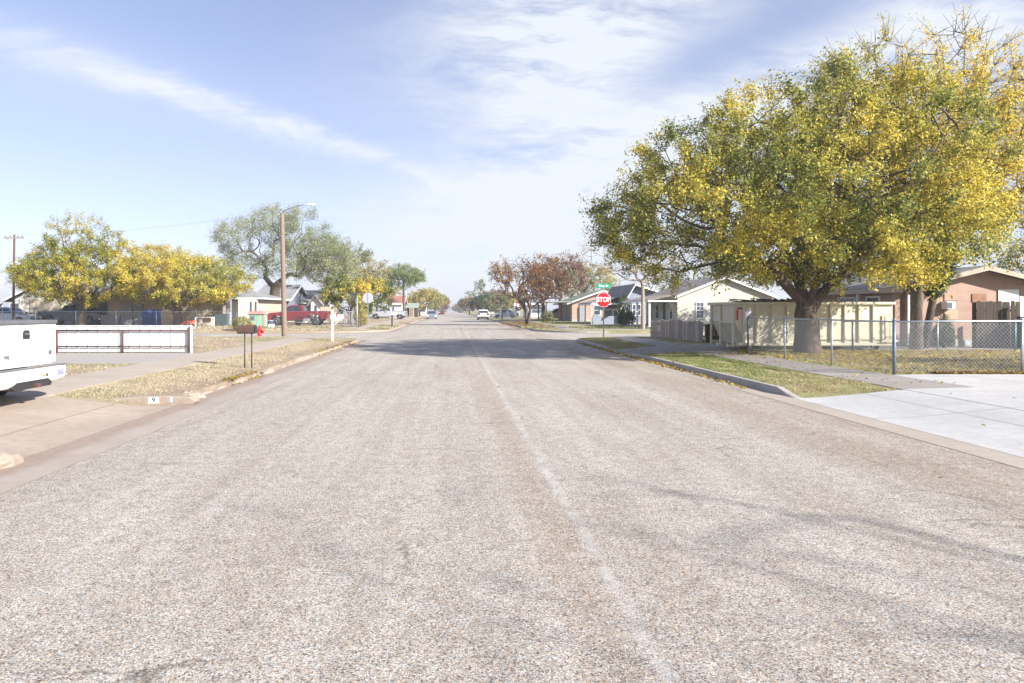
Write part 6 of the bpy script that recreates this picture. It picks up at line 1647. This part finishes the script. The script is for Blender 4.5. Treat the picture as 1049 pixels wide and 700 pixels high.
# long thin streak on the left, falling to the right
b_ = g.add(g.mul(g.sub(u, -0.276), 0.313), g.mul(g.sub(v, 0.276), 0.95))
wv_ = g.add(b_, g.add(g.mul(g.sub(f2, 0.5), 0.05), g.mul(g.sub(f4, 0.5), 0.03)))
w0 = g.smooth(u, -0.75, -0.1, 0.028, 0.015)
q = g.math('DIVIDE', wv_, w0)
streak = g.mul(g.math('EXPONENT', g.mul(g.mul(q, q), -1.0)), g.mul(g.smooth(u, -0.75, -0.38, 0.5, 1.0), g.smooth(u, -0.10, 0.12, 1.0, 0.15)))
streak = g.mul(streak, g.ramp(f3, [(0.30, 0.2), (0.58, 1.0)]))
haze_l = g.mul(blob(U(60), V_(70), 0.30, 0.07, -0.25), 0.22)
mass = g.add(blob(U(560), V_(120), 0.20, 0.13, 0.9), g.mul(blob(U(590), V_(200), 0.32, 0.085, 0.40), 0.85))
mass = g.add(mass, g.mul(blob(U(590), V_(10), 0.26, 0.085, 0.30), 1.0))
mass = g.add(mass, g.mul(blob(U(930), V_(60), 0.34, 0.11, 0.42), 1.15))
mass = g.add(mass, g.mul(blob(U(700), V_(180), 0.25, 0.12, 0.4), 0.5))
mass = g.add(mass, g.mul(blob(U(470), V_(235), 0.30, 0.05, -0.12), 0.5))
gap = g.add(blob(U(690), V_(78), 0.15, 0.036, 0.42), g.mul(blob(U(840), V_(20), 0.13, 0.045, 0.38), 0.8))
mass = g.math('MAXIMUM', g.sub(mass, g.mul(gap, 0.42)), 0.0)
tex = g.add(g.add(g.mul(f1, 0.56), g.mul(f2, 0.08)), g.mul(f5, 0.36))
cl = g.math('MULTIPLY', g.mul(mass, 1.15), g.ramp(tex, [(0.37, 0.12), (0.58, 1.0)]), clamp=True)
dens = g.math('ADD', g.add(cl, haze_l), streak, clamp=True)
dens = g.mul(g.mul(dens, g.smooth(dy, 0.05, 0.25)), 0.94)
# thin high veil, thicker toward the horizon
veil = g.math('ADD', 0.21, g.mul(g.math('EXPONENT', g.mul(g.math('MAXIMUM', dz, 0.0), -7.5)), 0.62), clamp=True)
col = g.mix(veil, g.mix(1.0, sky.outputs[0], (1.30, 1.11, 1.26), 'MULTIPLY'), VEIL)
col = g.mix(dens, col, CLOUD)
g.setin(bg.inputs[0], col); bg.inputs[1].default_value = SKY_STRENGTH

sl = bpy.data.lights.new('sun', 'SUN'); sl.energy = SUN_STRENGTH; sl.angle = R(0.53); sl.color = (1.0, 0.965, 0.895)
so = bpy.data.objects.new('sun', sl); COL.objects.link(so)
so.rotation_euler = SUN_V.to_track_quat('Z', 'Y').to_euler(); so.location = (30, -20, 30)

cam = bpy.data.cameras.new('camera'); co = bpy.data.objects.new('camera', cam); COL.objects.link(co)
co.location = (0, 0, HC); co.rotation_euler = (pi/2, 0, 0)
cam.sensor_width = 36.0; cam.sensor_fit = 'HORIZONTAL'; cam.lens = 36.0*F/1049.0
cam.shift_x = (524.5-CX)/1049.0; cam.shift_y = -(350-CY)/1049.0
cam.clip_start = 0.05; cam.clip_end = 12000
scene.camera = co
scene.render.resolution_x = 1024; scene.render.resolution_y = 683
scene.view_settings.view_transform = 'Standard'; scene.view_settings.look = 'None'; scene.view_settings.gamma = 1.0
scene.view_settings.exposure = EXPOSURE
scene.view_settings.use_curve_mapping = False

# thin dusty air between the camera and the far end of the street
hm = bpy.data.materials.new('thin air haze'); hm.use_nodes = True
hn = hm.node_tree
for n in list(hn.nodes): hn.nodes.remove(n)
ho = hn.nodes.new('ShaderNodeOutputMaterial'); hv = hn.nodes.new('ShaderNodeVolumePrincipled')
hv.inputs['Color'].default_value = (0.93, 0.95, 1.0, 1); hv.inputs['Density'].default_value = HAZE; hv.inputs['Anisotropy'].default_value = 0.2
hn.links.new(hv.outputs[0], ho.inputs['Volume'])
M['haze'] = hm
if HAZE > 0:
    hz = MB().box(-4600, 4600, -950, 9100, -1.1, 16.0).build('haze', 'haze'); hz['kind'] = 'stuff'; hz['label'] = 'pale thin haze in the air along the street'; hz['category'] = 'haze'
